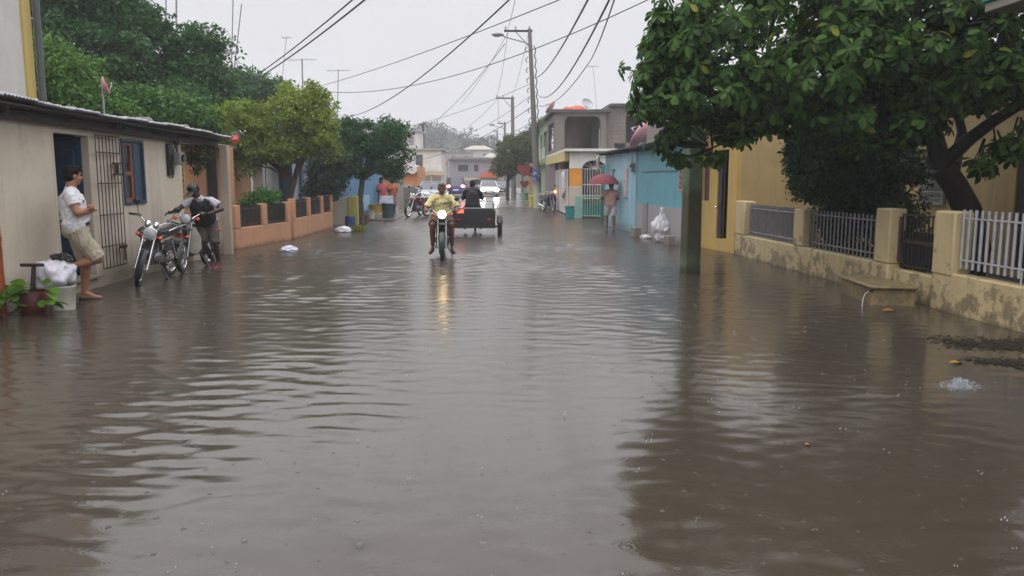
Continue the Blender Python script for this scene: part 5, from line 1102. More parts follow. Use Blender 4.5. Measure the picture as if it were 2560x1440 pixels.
    for s in (-1, 1): m = MB(); m.tube([(0, .88, .68), (s * .15, .9, .68)], .008, 6); m.ell((s * .17, .9, .68), (.035, .035, .03)); m.build('indicator', M['orange_lens'], B)
    m = MB(); m.tube([(.1, .1, .28), (.24, .16, .0)], .012, 6); m.build('side_stand', M['steel'], B)
    return B
motorcycle('motorcycle', 'black classic motorcycle with round chrome headlight parked nearest the window', (-5.62, 13.55, 0), R(-6), 'classic', '#26282d', 24, lean=5)
motorcycle('motorcycle', 'step through motorcycle with white leg shields that the capped man bends over', (-5.5, 15.25, 0), R(-3), 'moped', '#3b3d38', 8, shield='#bdb9ad', tail_lit=True)
motorcycle('motorcycle', 'dark green motorcycle with lit headlamp, ridden by the man in yellow', (-.95, 17.4, -.03), R(1), 'moped', '#25352e', 2, lit=True, shield='#22302a', sw=.45)
motorcycle('motorcycle', 'red and black motorcycle parked on the pavement by the silver car', (-3.05, 35.6, .0), R(-38), 'classic', '#7a1c26', 15)
motorcycle('motorcycle', 'second dark motorcycle parked close behind the red one', (-2.75, 37.6, .0), R(-30), 'classic', '#2a2a30', 10)
motorcycle('motorcycle', 'dark blue motorcycle with glowing orange lamp by the porch railing', (3.2, 41.0, 0), R(22), 'moped', '#20243c', -10, shield='#232742')
# orange lit indicator lamp of that motorcycle
mo = [o for o in scene.objects if o.get('label', '').startswith('dark blue motorcycle')][0]
m = MB(); m.ell((.12, -.46, 1.02), (.09, .06, .08)); m.build('lit_indicator', emit((1, .25, .08), 5), mo)
# ------------------------------------------------------------------ cargo tricycle driving away
Tk = thing('cargo_tricycle', 'black motor tricycle with open cargo bed driving away', 'tricycle', (-.36, 24.3, -.04), R(180), None)
bk_ = plain('#131215', .45, var=.25); 
for s in (-1, 1): wheel(Tk, (s * .77, 0, .29), .31, .15, 14, rimm=M['steel'])
wheel(Tk, (0, -2.0, .28), .28, .075)
m = MB(); m.bx((-.63, -.75, .27), (.63, .55, .31)); m.bx((-.63, .5, .312), (.63, .55, .8)); m.bx((-.63, -.75, .312), (.63, -.7, .8)); m.bx((-.63, -.698, .312), (-.585, .498, .8)); m.bx((.585, -.698, .312), (.63, .498, .8)); m.build('cargo_bed', bk_, Tk, bevel=.008)
m = MB()
for x in (-.58, .58): m.tube([(x, .53, .82), (x, .53, .98), (x, .3, 1.04), (x, -.72, 1.04), (x, -.72, .82)], .016, 8)
m.tube([(-.58, -.72, 1.04), (.58, -.72, 1.04)], .016, 8); m.tube([(-.58, .555, .86), (.58, .555, .86)], .013, 8); m.build('bed_rail', M['steel'], Tk)
m = MB(); m.tube([(-.75, 0, .29), (.75, 0, .29)], .03, 10)
for x in (-.3, .3): m.tube([(x, .5, .4), (x * .6, -.9, .4), (0, -1.3, .45)], .025, 8)
m.tube([(0, -1.0, .45), (0, -1.6, .62), (0, -1.72, .85)], .03, 8); m.box((0, -1.2, .38), (.2, .4, .22), ch=.15)
for x in (-.08, .08): m.tube([(x, -2.0, .28), (x, -1.72, .92)], .02, 8)
m.build('chassis', M['black'], Tk)
m = MB(); m.ell((0, -1.45, .8), (.13, .26, .12)); m.build('tank', plain('#2c2a34', .3), Tk); m = MB(); m.box((0, -1.02, .75), (.24, .5, .1), ch=.15); m.build('seat', M['black'], Tk, bevel=.02)
m = MB(); m.tube([(-.36, -1.55, 1.02), (-.1, -1.68, .96), (.1, -1.68, .96), (.36, -1.55, 1.02)], .013, 8); m.build('handlebar', M['chrome'], Tk)
for s in (-1, 1):
    m = fender(.33, .09, 20, 160, (s * .77, 0, .29)); m.build('wheel_guard', bk_, Tk)
    m = MB(); m.box((s * .45, .575, .52), (.12, .04, .07)); m.build('tail_light', M['red_lens'], Tk, bevel=.008)
m = MB(); m.bx((.3, .56, .72), (.5, .6, .82)); m.build('lit_tail_lamp', emit((1, .1, .05), 3), Tk)
# ------------------------------------------------------------------ cars
def car(label, loc, rz, paint, suv=False, front=None, rear=None):
    Cc = thing('car', label, 'car', loc, rz, 'cars in the street'); pt = plain(paint, .25, var=.08, spec=.7); top = 1.7 if suv else 1.42; hi = .12 if suv else 0
    m = MB(); rings = []
    for y, zl, zh, hw in ((-2.15, .4, .6, .66), (-2.08, .3, .7, .78), (-1.85, .26, .76, .84), (-1.2, .24, .86, .86), (-.8, .24, .94, .87), (1.35, .24, .98, .87), (1.85, .26, .97, .85), (2.05, .32, .93, .8), (2.13, .42, .8, .7)):
        zh += hi; rings.append([(x * hw, y, zl + t * (zh - zl)) for x, t in ((-.9, 0), (-1, .2), (-1, .72), (-.86, 1), (.86, 1), (1, .72), (1, .2), (.9, 0))])
    m.loft(rings); m.build('body', pt, Cc)
    yb = 2.0 if suv else 1.5; yt = 1.75 if suv else .85; z0 = .93 + hi; m = MB(); rr_ = []
    for t in (0, .35, .7, 1):
        z = z0 + (top - z0) * t; ya = -.85 + .75 * t; ye = yb + (yt - yb) * t; hw = .78 - .15 * t
        rr_.append([(-hw, ya + .06, z), (-hw * .85, ya, z), (hw * .85, ya, z), (hw, ya + .06, z), (hw, ye - .06, z), (hw * .85, ye, z), (-hw * .85, ye, z), (-hw, ye - .06, z)])
    m.loft(rr_); m.build('windows', plain('#4a5054', .12, var=.1, spec=.8), Cc)
    m = MB(); m.loft([[(p[0] * 1.02, p[1], top - .03) for p in rr_[-1]], [(p[0] * .94, p[1] * .97, top + .04) for p in rr_[-1]]])
    for s in (-1, 1):
        for a, b in (((s * .78, -.83, z0), (s * .63, -.09, top)), ((s * .78, yb - .03, z0), (s * .63, yt - .03, top)), ((s * .785, .35, z0), (s * .635, .35, top))): m.tube([a, b], .035, 6)
    m.build('roof', pt, Cc)
    for s in (-1, 1):
        for y in (-1.35, 1.3):
            q = Matrix.Translation((s * .78, y, .31)) @ Matrix.Rotation(R(90), 4, 'Y'); m = MB(); m.torus(.235, .085, 24, 8, q); t = m.build('wheel', M['rubber'], Cc); m = MB(); m.lathe([(.02, -.06), (.17, -.05), (.17, .05), (.02, .06)], 16, q); m.build('rim', M['steel'], t)
        m = MB(); m.ell((s * .6, -2.08, .66 + hi * .5), (.24, .18, .13)); m.build('headlight', front or M['glass'], Cc)
        m = MB(); m.ell((s * .64, 2.04, .82 + hi), (.2, .15, .14)); m.build('tail_light', rear or M['red_lens'], Cc)
        m = MB(); m.ell((s * .95, -.62, 1.0 + hi), (.1, .06, .07)); m.build('side_mirror', pt, Cc)
    m = MB(); m.bx((-.5, -2.16, .36), (.5, -2.1, .5)); m.bx((-.85, -2.0, .22), (.85, 2.0, .3)); m.build('bumper_grille', M['black'], Cc)
    m = MB(); m.bx((-.26, 2.12, .55), (.26, 2.15, .67)); m.bx((-.26, -2.19, .4), (.26, -2.165, .5)); m.build('number_plate', M['white'], Cc)
    return Cc
car('blue tall car driving away with red tail lamps lit', (-2.8, 77, 0), R(180), '#2e2f78', True, None, emit((1, .13, .07), 16))
car('white car coming nearer with both headlamps shining', (.24, 75, 0), R(2), '#c9c9cc', False, emit((1, .9, .72), 60))
car('dark grey car following close behind the white one', (1.5, 86, 0), R(3), '#3c3c42', False)
car('silver car parked facing the viewer behind the motorcycles', (-3.55, 53.5, .02), R(-4), '#a3a8ac', False)
car('dark car waiting beside the arcade at the end of street', (-2.3, 98, 0), R(90), '#4a464c', False)
# ================================================================== people
def hand(mb, wr, d, pn, side, curl=.6, s=1.0):
    """palm, four fingers of different length and a thumb; d along the hand, pn palm normal, side = thumb direction"""
    d = Vector(d).normalized(); pn = Vector(pn); pn = (pn - d * pn.dot(d)).normalized(); ac = d.cross(pn).normalized(); 
    if ac.dot(Vector(side)) < 0: ac = -ac
    wr = Vector(wr); Q = Matrix((ac, d, pn)).transposed()
    mb.ell(wr + d * .05 * s, (.041 * s, .052 * s, .017 * s), 10, 8, Q)
    for i, L in enumerate((.07, .078, .072, .056)):
        p = wr + d * .092 * s + ac * (.03 - .02 * i) * s; v = d
        for k, f in enumerate((.45, .32, .23)):
            ang = curl * (.5 + .45 * k); v = (v * math.cos(ang) + pn * math.sin(ang)).normalized() if k == 0 else (v * math.cos(curl * .8) + (pn * v.dot(d) - d * v.dot(pn)) * math.sin(curl * .8)).normalized()
            q = p + v * L * f * s; mb.cap(p, (.0098 - .001 * k) * s, q, (.009 - .001 * k) * s, 8); p = q
    p = wr + d * .028 * s + ac * .032 * s; v = (d * .75 + ac * .6 + pn * .3).normalized(); q = p + v * .035 * s; mb.cap(p, .013 * s, q, .011 * s, 8); mb.cap(q, .011 * s, q + (v + d * .5 + pn * curl).normalized() * .03 * s, .009 * s, 8)
def person(label, loc, rz, J, skin, shirt, shorts, hair, vox=.012, scale=1.0, face=(0, -1, 0), up=(0, 0, 1), belly=.0, sleeve=.72, leg=.95, group=None, shoe=None, hat=None, hair_len=0, bulk=1.0, curl=.7, eyes=True, extra=None, longleg=False, hemd=.04, shoes='LR'):
    Pn = thing('person', label, 'person', loc, rz, group); Pn.scale = (scale,) * 3
    J = {k: Vector(v) for k, v in J.items()}; f = Vector(face).normalized(); u = Vector(up); rt = f.cross(u).normalized(); u = rt.cross(f).normalized(); Q = Matrix((rt, f, u)).transposed()
    h = J['head']; H = lambda x, y, z: h + Q @ Vector((x, y, z))
    b = MB()
    b.ell(H(0, -.008, .03), (.076, .096, .092), 16, 12, Q); b.ell(H(0, .022, -.04), (.06, .07, .085), 14, 10, Q); b.ell(H(0, .055, -.095), (.032, .03, .025), 10, 8, Q); b.cap(H(0, .088, .005), .011, H(0, .108, -.03), .016, 8); b.ell(H(0, .084, -.066), (.026, .015, .014), 8, 6, Q); b.ell(H(0, .075, .03), (.055, .022, .014), 10, 6, Q)
    for s in (-1, 1): b.ell(H(s * .079, -.008, -.012), (.012, .024, .034), 8, 6, Q); b.ell(H(s * .042, .062, -.03), (.022, .02, .022), 8, 6, Q)
    b.cap(h + Q @ Vector((0, -.02, -.06)), .056 * bulk, J['neck'], .064 * bulk)
    b.cap(J['chest'], .125 * bulk, J['pelvis'], .125 * bulk)
    for s in 'LR':
        b.cap(J['sh' + s], .052 * bulk, J['el' + s], .043 * bulk); b.cap(J['el' + s], .042 * bulk, J['el' + s].lerp(J['wr' + s], .35), .043 * bulk); b.cap(J['el' + s].lerp(J['wr' + s], .35), .043 * bulk, J['wr' + s], .029)
        b.cap(J['hip' + s], .085 * bulk, J['kn' + s], .058 * bulk); b.cap(J['kn' + s], .056 * bulk, J['kn' + s].lerp(J['an' + s], .35), .06 * bulk); b.cap(J['kn' + s].lerp(J['an' + s], .35), .058 * bulk, J['an' + s], .037)
        t = J['toe' + s]; a = J['an' + s]; fd = (t - a); sl = Vector((0, 0, -1)) if abs(fd.normalized().z) < .8 else -f
        heel = a + sl * .05 - fd * .18; b.cap(heel, .034, a.lerp(t, .6) + sl * .045, .036); b.cap(a.lerp(t, .6) + sl * .045, .036, t + sl * .05, .026); b.cap(a, .038, a.lerp(t, .45) + sl * .03, .036)
        d = J.get('hd' + s); pnv = J.get('pn' + s, Vector((0, 0, -1))); hand(b, J['wr' + s], d if d is not None else (J['wr' + s] - J['el' + s]), pnv, J.get('td' + s, Vector((0, 0, 1))), curl)
    remesh(b, 'body', skin, Pn, vox, 2)
    c = MB(); sh = (J['shL'] + J['shR']) / 2; bw = bulk
    c.cap(J['shL'].lerp(sh, .1), .078 * bw, J['shR'].lerp(sh, .1), .078 * bw); c.cap(J['chest'], .15 * bw, J['chest'].lerp(J['pelvis'], .6), .145 * bw)
    ax = (J['shL'] - J['shR']).normalized()
    for o_ in (-.06, .06): c.cap(J['chest'] + ax * o_ * bw, .125 * bw, J['pelvis'] + ax * o_ * bw + (J['chest'] - J['pelvis']) * .12, .135 * bw)
    if belly: bd = Vector((f.x, f.y, 0)).normalized(); c.ell(J['chest'].lerp(J['pelvis'], .55) + bd * belly, (.145, .145, .17), 14, 10)
    c.cap(J['neck'] - (J['neck'] - sh) * .1, .072 * bw, sh, .1 * bw)
    hem = J['pelvis'] - (J['chest'] - J['pelvis']).normalized() * hemd
    for o_ in (-.05, .05): c.tube([J['pelvis'] + ax * o_ * bw + (J['chest'] - J['pelvis']) * .3, hem + ax * o_ * bw], [.135 * bw, .148 * bw], 16)
    for s in 'LR': e = J['sh' + s].lerp(J['el' + s], sleeve); c.tube([J['sh' + s].lerp(sh, .15), J['sh' + s].lerp(J['el' + s], .2), e], [.07 * bw, .074 * bw, .072 * bw], 14)
    so_ = remesh(c, 'shirt', shirt, Pn, vox, 3, fold=.01)
    d = MB(); d.ell(J['pelvis'] + Vector((0, 0, -.02)), (.16 * bw, .145 * bw, .14)); d.tube([J['pelvis'] + Vector((0, 0, -.05)), J['pelvis'] + (J['chest'] - J['pelvis']).normalized() * (.1 if hemd < 0 else .0)], [.15 * bw, .148 * bw], 18); 
    for s in 'LR':
        e = J['hip' + s].lerp(J['kn' + s], leg); d.tube([J['hip' + s] + Vector((0, 0, .04)), J['hip' + s].lerp(J['kn' + s], .4), e], [.108 * bw, .105 * bw, .095 * bw], 14)
        if longleg: d.cap(J['kn' + s], .085 * bw, J['an' + s], .062 * bw)
    remesh(d, 'trousers' if longleg else 'shorts', shorts, Pn, vox, 3, fold=.01)
    if hair is not None:
        g = MB(); g.ell(H(0, -.022, .05), (.09, .105, .092), 16, 12, Q); g.ell(H(0, -.05, -.005), (.088, .078, .088), 14, 10, Q); g.ell(H(0, .05, .095), (.065, .05, .04), 12, 8, Q)
        if hair_len: g.ell(H(0, -.06, -.03 - hair_len * .5), (.075, .05, .06 + hair_len), 12, 8, Q)
        hm_ = MB(); hm_.v = g.v; hm_.f = g.f; ho = remesh(hm_, 'hair', hair, Pn, .01, 2)
    if eyes:
        g = MB()
        for s in (-1, 1): g.ell(H(s * .03, .082, .008), (.013, .008, .008), 8, 6, Q); g.ell(H(s * .031, .093, .034), (.02, .006, .006), 8, 6, Q)
        g.build('eyes', plain('#1b1512', .4), Pn)
    if shoe is not None:
        g = MB()
        for s in shoes:
            t = J['toe' + s]; a = J['an' + s]; fd = t - a
            sl = Vector((0, 0, -1)) if abs(fd.normalized().z) < .8 else -f
            g.cap(a + sl * .082 - fd * .2, .036, t + sl * .075, .042)
        sm_ = remesh(g, 'sandals', shoe, Pn, .01, 1)
    if hat is not None:
        g = MB(); g.ell(H(0, -.015, .06), (.09, .108, .085), 16, 10, Q); g.ell(H(0, -.012, .03), (.089, .106, .06), 16, 8, Q); remesh(g, 'cap', hat, Pn, .01, 1)
        if hat is not M.get('helmet'): g = MB(); g.ell(H(0, .13, .035), (.075, .075, .012), 14, 6, Q); g.build('brim', hat, Pn)
    if extra: extra(Pn, J, H, Q)
    return Pn
def fabric(c, var=.12): 
    n = NT('cloth'); b = col(c); f = n.noise(5, 5, .6); fold = n.noise(1, 4, .5, n.co((14, 14, 5)), 1.2)
    n.princ(n.mix(f, tuple(q * (1 - var) for q in b[:3]) + (1,), tuple(min(1, q * (1 + var)) for q in b[:3]) + (1,)), .75, n.bump(fold, .9, .05)); return n.m
def skinm(c): return plain(c, .45, var=.1, scale=8)
tan, brown, dark = skinm('#9a6a4e'), skinm('#6b4331'), skinm('#3e2a22'); blackhair = plain('#120f0d', .85, var=.3, scale=40, spec=.15)
def belt(Pn, J, H, Q):
    g = MB(); p = J['pelvis'] + Vector((-.0, 0, .085)); g.lathe([(.155, -.02), (.172, -.02), (.172, .02), (.155, .02)], 28, Matrix.Translation(p) @ Matrix.Rotation(R(6), 4, 'Y') @ Matrix.Diagonal((1.06, 1.0, 1, 1))); g.build('belt', plain('#1c1a19', .4), Pn)
    g = MB(); g.ell(J['shR'] + Vector((.16, .06, -.09)), (.012, .03, .02)); 
    g.build('shirt_print', plain('#6c6468', .6), Pn)
# man leaning in the doorway (local: +x ahead of him, +y his left)
person('man in white t-shirt and khaki shorts leaning in the doorway, arms crossed', (-5.56, 11.35, .01), R(26), dict(
    head=(-.1, .01, 1.67), neck=(-.14, 0, 1.5), chest=(-.14, 0, 1.32), pelvis=(-.12, 0, .97), shL=(-.12, .2, 1.43), shR=(-.16, -.2, 1.43), elL=(.0, .26, 1.2), elR=(-.08, -.29, 1.19), wrL=(.1, -.1, 1.25), wrR=(.13, -.01, 1.22),
    hdL=(-.1, -1, .1), hdR=(.0, 1, .12), pnL=(-1, -.2, 0), pnR=(-1, .3, 0), tdL=(0, 0, 1), tdR=(0, 0, 1), hipL=(-.12, .09, .92), knL=(-.02, .09, .5), anL=(-.07, .09, .085), toeL=(.12, .06, .06), hipR=(-.11, -.09, .92), knR=(.13, -.11, .56), anR=(-.2, -.08, .47), toeR=(-.3, -.06, .33)),
    tan, fabric('#d9d8dc', .05), fabric('#a79c88'), blackhair, .009, 1.03, (.95, .28, -.04), belly=.06, sleeve=.6, leg=1.0, shoe=plain('#2a2422', .5), bulk=1.12, curl=.5, extra=belt, hemd=-.07, shoes='L')
# man bending over the second motorcycle
def vest(Pn, J, H, Q):
    g = MB(); ax = (J['shL'] - J['shR']).normalized(); fr = Vector((-.25, -.9, -.2)).normalized()
    for o_ in (-.07, .07): g.cap(J['chest'] + ax * o_ + fr * .045, .145, J['pelvis'] + ax * o_ + (J['chest'] - J['pelvis']) * .2 + fr * .04, .15)
    g.cap(J['chest'] + fr * .05, .15, J['pelvis'] + fr * .05, .15)
    g.cap(J['shL'].lerp(J['shR'], .25) + fr * .02, .07, J['shL'].lerp(J['shR'], .8) + fr * .02, .07); remesh(g, 'vest', fabric('#1f1d22'), Pn, .012, 3)
person('man in grey cap and dark vest bending over motorcycle handlebars', (-5.25, 15.4, 0), 0, dict(
    head=(-.1, -.42, 1.47), neck=(-.07, -.3, 1.35), chest=(-.04, -.16, 1.2), pelvis=(-.06, .08, .9), shL=(.17, -.2, 1.28), shR=(-.24, -.26, 1.26), elL=(.35, -.26, 1.13), elR=(-.4, -.36, 1.14), wrL=(.15, -.38, 1.05), wrR=(-.53, -.38, 1.07), hdL=(-.7, -.25, -.1), hdR=(-.6, -.5, -.1), pnL=(0, -.5, -.8), pnR=(0, -.5, -.8), tdL=(0, -1, .2), tdR=(0, -1, .2),
    hipL=(.03, .1, .86), knL=(.12, -.03, .48), anL=(.12, .12, .1), toeL=(.08, -.05, .05), hipR=(-.15, .1, .86), knR=(-.1, -.06, .5), anR=(-.02, .22, .11), toeR=(-.08, .06, .05)),
    dark, fabric('#bdb9c8', .1), fabric('#4f463f'), blackhair, .011, 1.0, (-.22, -.7, -.68), sleeve=.62, leg=1.05, shoe=plain('#a0243a', .5), hat=fabric('#4c4c4a'), bulk=1.0, curl=1.0, extra=vest)
# rider in the yellow shirt
def shirttext(Pn, J, H, Q):
    n = MB(); 
    o = text_part('CARIBE', .1, plain('#4b463e', .6), Pn, Matrix.Translation((0, -.1, 1.19)) @ Matrix.Rotation(R(90), 4, 'X'), 'shirt_print', .0); q = o.modifiers.new('w', 'SHRINKWRAP'); q.target = [c for c in Pn.children if c.name.startswith('shirt') and 'print' not in c.name][0]; q.offset = .004
RD = dict(head=(0, .04, 1.5), neck=(0, .1, 1.36), chest=(0, .15, 1.18), pelvis=(0, .17, .88), shL=(.2, .12, 1.3), shR=(-.2, .12, 1.3), elL=(.34, -.02, 1.07), elR=(-.34, -.02, 1.07), wrL=(.33, -.22, 1.1), wrR=(-.33, -.22, 1.1), hdL=(-.02, -.6, -.3), hdR=(.02, -.6, -.3), pnL=(0, -.3, -1), pnR=(0, -.3, -1), tdL=(-1, 0, 0), tdR=(1, 0, 0),
    hipL=(.1, .18, .84), knL=(.2, -.17, .74), anL=(.21, .0, .26), toeL=(.25, -.17, .22), hipR=(-.1, .18, .84), knR=(-.2, -.17, .74), anR=(-.21, .0, .26), toeR=(-.25, -.17, .22))
person('man in pale yellow printed t-shirt riding toward the viewer', (-.95, 17.4, -.03), R(1), RD, brown, fabric('#cfc48c', .08), fabric('#5b463c'), plain('#5a5450', .6, var=.2, scale=30), .011, 1.0, (.05, -1, -.12), belly=.03, sleeve=.85, leg=.95, shoe=plain('#2a2322', .5), bulk=1.1, curl=1.1, extra=shirttext)
# tricycle driver, from behind
def flip(d): return {k: Vector((-v[0], -v[1], v[2])) for k, v in d.items()}
def stripes(Pn, J, H, Q):
    g = MB(); g.ell(J['neck'] + Vector((0, -.05, -.06)), (.13, .06, .02)); g.build('reflective_collar', plain('#c9c9cd', .4), Pn)
person('person in black with dark cap driving the cargo tricycle', (-.42, 25.15, .0), R(0), flip(dict(RD, elL=(.29, .0, 1.06), elR=(-.29, .0, 1.06))), dark, fabric('#111013'), fabric('#1d1b20'), blackhair, .014, 1.0, (0, 1, -.1), sleeve=.9, leg=1.0, shoe=plain('#1c1a1a', .5), hat=fabric('#1f1d20'), bulk=1.12, curl=1.1, eyes=False, longleg=True, extra=stripes)
# man walking off under the umbrella
UM = dict(head=(.06, .03, 1.43), neck=(.05, 0, 1.27), chest=(.05, 0, 1.1), pelvis=(.04, 0, .8), shL=(-.13, 0, 1.2), shR=(.23, 0, 1.2), elL=(-.24, .04, .99), elR=(.29, .06, .97), wrL=(-.17, .2, 1.1), wrR=(.2, .2, .93), hdL=(.1, .2, .5), pnL=(.8, .3, 0), hipL=(-.05, 0, .77), knL=(-.06, .1, .42), anL=(-.07, .02, .0), toeL=(-.07, .18, -.04), hipR=(.13, 0, .77), knR=(.15, -.02, .4), anR=(.15, -.12, .0), toeR=(.15, .04, -.05))
person('person in dusty pink shirt and pale shorts walking off under umbrella', (4.1, 26.8, .02), R(0), UM, brown, fabric('#a67e76'), fabric('#b7abac'), blackhair, .012, 1.02, (0, 1, 0), sleeve=.75, leg=.95, bulk=1.02, curl=1.0, eyes=False)
U = thing('umbrella', 'open dusty red umbrella held over the walking person', 'umbrella', (3.93, 26.98, 1.0))
n_ = 8; rg = []; vs = [(0, 0, .84)]
for k in range(1, 6):
    t = k / 5; 
    for i in range(n_ * 4):
        a = 2 * math.pi * i / (n_ * 4); sc = 1 - .07 * t * (abs(math.sin(n_ * a / 2))); r_ = .54 * math.sin(t * 1.25) / math.sin(1.25) * sc; vs.append((r_ * math.cos(a), r_ * math.sin(a), .84 - .36 * (1 - math.cos(t * 1.25)) / (1 - math.cos(1.25)) + .02 * t * abs(math.sin(n_ * a / 2))))
fs = [(0, 1 + i, 1 + (i + 1) % 32) for i in range(32)] + [(1 + k * 32 + i, 1 + (k + 1) * 32 + i, 1 + (k + 1) * 32 + (i + 1) % 32, 1 + k * 32 + (i + 1) % 32) for k in range(4) for i in range(32)]
mb = MB(); mb.add(vs, fs); o = mb.build('canopy', fabric('#7d3844'), U); mb = MB(); mb.tube([(-.0, 0, .0), (0, 0, .9)], .009, 8); mb.tube([(0, 0, .02), (0, 0, -.1)], .016, 8); mb.build('shaft', M['steel'], U)
mb = MB()
for i in range(n_): a = 2 * math.pi * i / n_; mb.tube([(0, 0, .55), (.28 * math.cos(a), .28 * math.sin(a), .74)], .004, 4)
mb.build('stretchers', M['steel'], U)
# two people standing by the blue house
ST = dict(head=(0, 0, 1.5), neck=(0, 0, 1.34), chest=(0, 0, 1.16), pelvis=(0, 0, .86), shL=(.17, 0, 1.26), shR=(-.17, 0, 1.26), elL=(.24, .02, 1.0), elR=(-.24, .02, 1.0), wrL=(.16, -.2, .98), wrR=(-.14, -.2, 1.02), hipL=(.09, 0, .82), knL=(.1, -.03, .46), anL=(.1, .02, .09), toeL=(.12, -.15, .05), hipR=(-.09, 0, .82), knR=(-.1, -.03, .46), anR=(-.1, .02, .09), toeR=(-.12, -.15, .05))
person('person in coral pink top with dark hair standing behind the white board', (-4.9, 38.2, .06), R(35), ST, brown, fabric('#c0555c'), fabric('#4a4858'), blackhair, .014, 1.02, (.2, -1, 0), sleeve=.5, hair_len=.06, curl=.8)
ST2 = dict(ST, wrR=(-.05, -.28, 1.12), elR=(-.22, -.06, 1.02))
person('person in orange top holding something, beside the grey gatepost', (-4.45, 38.6, .06), R(20), ST2, dark, fabric('#b85a3c'), fabric('#6a7590'), blackhair, .014, 1.0, (.5, -1, 0), sleeve=.55, curl=.8)
# ================================================================== small things
def crumple(name, label, cat, c, r, mat, seed, amp=.18, flat=.0, group=None, neck=0):
    """a full plastic bag: lumpy closed skin with creases"""
    g = np.random.default_rng(seed); b = bmesh.new(); bmesh.ops.create_icosphere(b, subdivisions=5 if neck else 4, radius=1)
    dirs = norm(g.normal(size=(34, 3))); am = g.uniform(-1, 1, 34)
    off = Vector(g.uniform(-9, 9, 3))
    for v in b.verts:
        d = v.co.normalized(); k = np.abs(dirs @ np.array(d)); q = 1 + amp * float(np.sum(am * np.exp(-((k) / .16) ** 2)) * .35)
        q += amp * (.9 * (.45 - abs(mnoise.noise(d * 2.3 + off))) + .55 * (.4 - abs(mnoise.noise(d * 5.1 + off))) + .3 * mnoise.noise(d * 9 + off))
        w_ = 1 - neck * min(1, max(0, (d.z - .25) / .55)) + neck * .75 * max(0, (d.z - .86) / .14)
        v.co = (d.x * r[0] * q * w_, d.y * r[1] * q * w_, max(d.z * r[2] * q, -r[2] * (1 - flat)))
    me = bpy.data.meshes.new(name); b.to_mesh(me); b.free(); o = link(name, me, mat, None, ang=60); o.location = c
    return tag(o, label, cat, group) if label else o
plastic = plain('#c8c6cd', .3, var=.1, scale=5, bump=.5, spec=.6)
# heap by the cream wall: sack in a pail, dark red pot with a long T handle, big leaves
sx_ = thing('rubbish_sack', 'bulging white plastic sack stuffed into a white pail by the wall', 'sack', (-5.66, 10.62, -.02))
o = crumple('sack', None, None, (0, 0, .45), (.25, .24, .23), plastic, 5, .22); o.parent = sx_
mb = MB(); mb.lathe([(.15, .0), (.17, .3), (.178, .31), (.178, .33), (.165, .33), (.14, .01)], 26, Matrix.Translation((.1, -.02, 0)), cap=False); mb.add([(.1, -.02, .01)], []); p_ = mb.build('pail', plain('#b5b2a8', .4, var=.2), sx_)
o = crumple('dark_bag', None, None, (.1, .05, .68), (.13, .08, .06), M['black'], 8, .3); o.parent = sx_
RP = thing('red_pot', 'dark red pot with tall dark T shaped handle beside the sack', 'pot', (-5.72, 10.22, -.02))
mb = MB(); mb.lathe([(.14, 0), (.18, .08), (.185, .22), (.17, .31), (.155, .31), (.165, .22), (.15, .03), (.01, .02)], 26, cap=False); mb.build('pot', plain('#4d1d18', .35, var=.25), RP)
mb = MB(); mb.tube([(.03, 0, .05), (.02, -.02, .35), (.04, 0, .62)], [.05, .03, .026], 10); mb.tube([(-.13, .02, .635), (.17, -.02, .64)], .022, 8); mb.build('handle', plain('#2a1d22', .4), RP)
LV = thing('leafy_plant', 'clump of broad bright green leaves around the dark red pot', 'plant', (-5.8, 10.1, -.02))
g = np.random.default_rng(9); n = 46; a = g.uniform(0, 6.28, n); cx_ = np.where(g.uniform(size=n) < .62, -6.0, -5.58) ; P = np.stack([cx_ + .09 * np.cos(a), 10.08 + .06 * np.sin(a), g.uniform(.1, .42, n)], 1); D = np.stack([np.cos(a), np.sin(a) - .4, g.uniform(-.5, .4, n)], 1)
leaves('foliage', P, D, np.stack([g.normal(size=n) * .3, -.5 + g.normal(size=n) * .3, np.ones(n)], 1), g.uniform(.16, .28, n), leafmat('#3d6a1c', '#6d9a2c', None, .35), LV, T_BIG)
# things by the right wall
crumple('rubbish_sack', 'tall white plastic rubbish sack against the turquoise house', 'sack', (4.72, 21.5, .36), (.23, .22, .44), plastic, 21, .3, .15, neck=.62)
for k, (x, y, sz, lab) in enumerate([(4.42, 23.6, (.2, .4, .36), 'grey concrete block half sunk by the turquoise wall, farther one'), (4.72, 20.5, (.2, .3, .3), 'grey concrete block between white sack and green pole')]):
    mb = MB(); mb.box((x, y, .08), sz, .1); tag(mb.build('concrete_block', M['conc'], bevel=.015), lab, 'block', 'loose concrete blocks')
crumple('plastic_bag', 'small white and dark plastic litter floating by the turquoise wall', 'litter', (4.5, 22.6, .04), (.14, .1, .07), plastic, 31, .25)
def bucket(name, label, c, r0, r1, h, colr, lid=False, group=None, handle=True):
    t = thing(name, label, 'bucket' if 'bin' not in name else 'bin', c, 0, group); m = MB(); m.lathe([(r0, 0), (r1, h), (r1 + .015, h), (r1 + .015, h - .03)] + ([] if lid else [(r1 + .015, h), (r1 - .01, h), (r0 - .01, .02)]), 24, cap=False); m.build('pail', plain(colr, .4, var=.15), t)
    if lid: m = MB(); m.lathe([(r1 + .03, h), (r1 + .03, h + .03), (r1 * .7, h + .07), (.02, h + .08)], 24); m.build('lid', plain(colr, .35, var=.1), t)
    return t
bucket('water_bucket', 'teal plastic tub standing before the green gate pillar', (3.66, 34.9, -.03), .2, .25, .52, '#2b7f80')
bucket('dustbin', 'dark green lidded dustbin at the pavement corner', (-4.1, 34.0, .0), .22, .27, .62, '#2c4a4a', True)
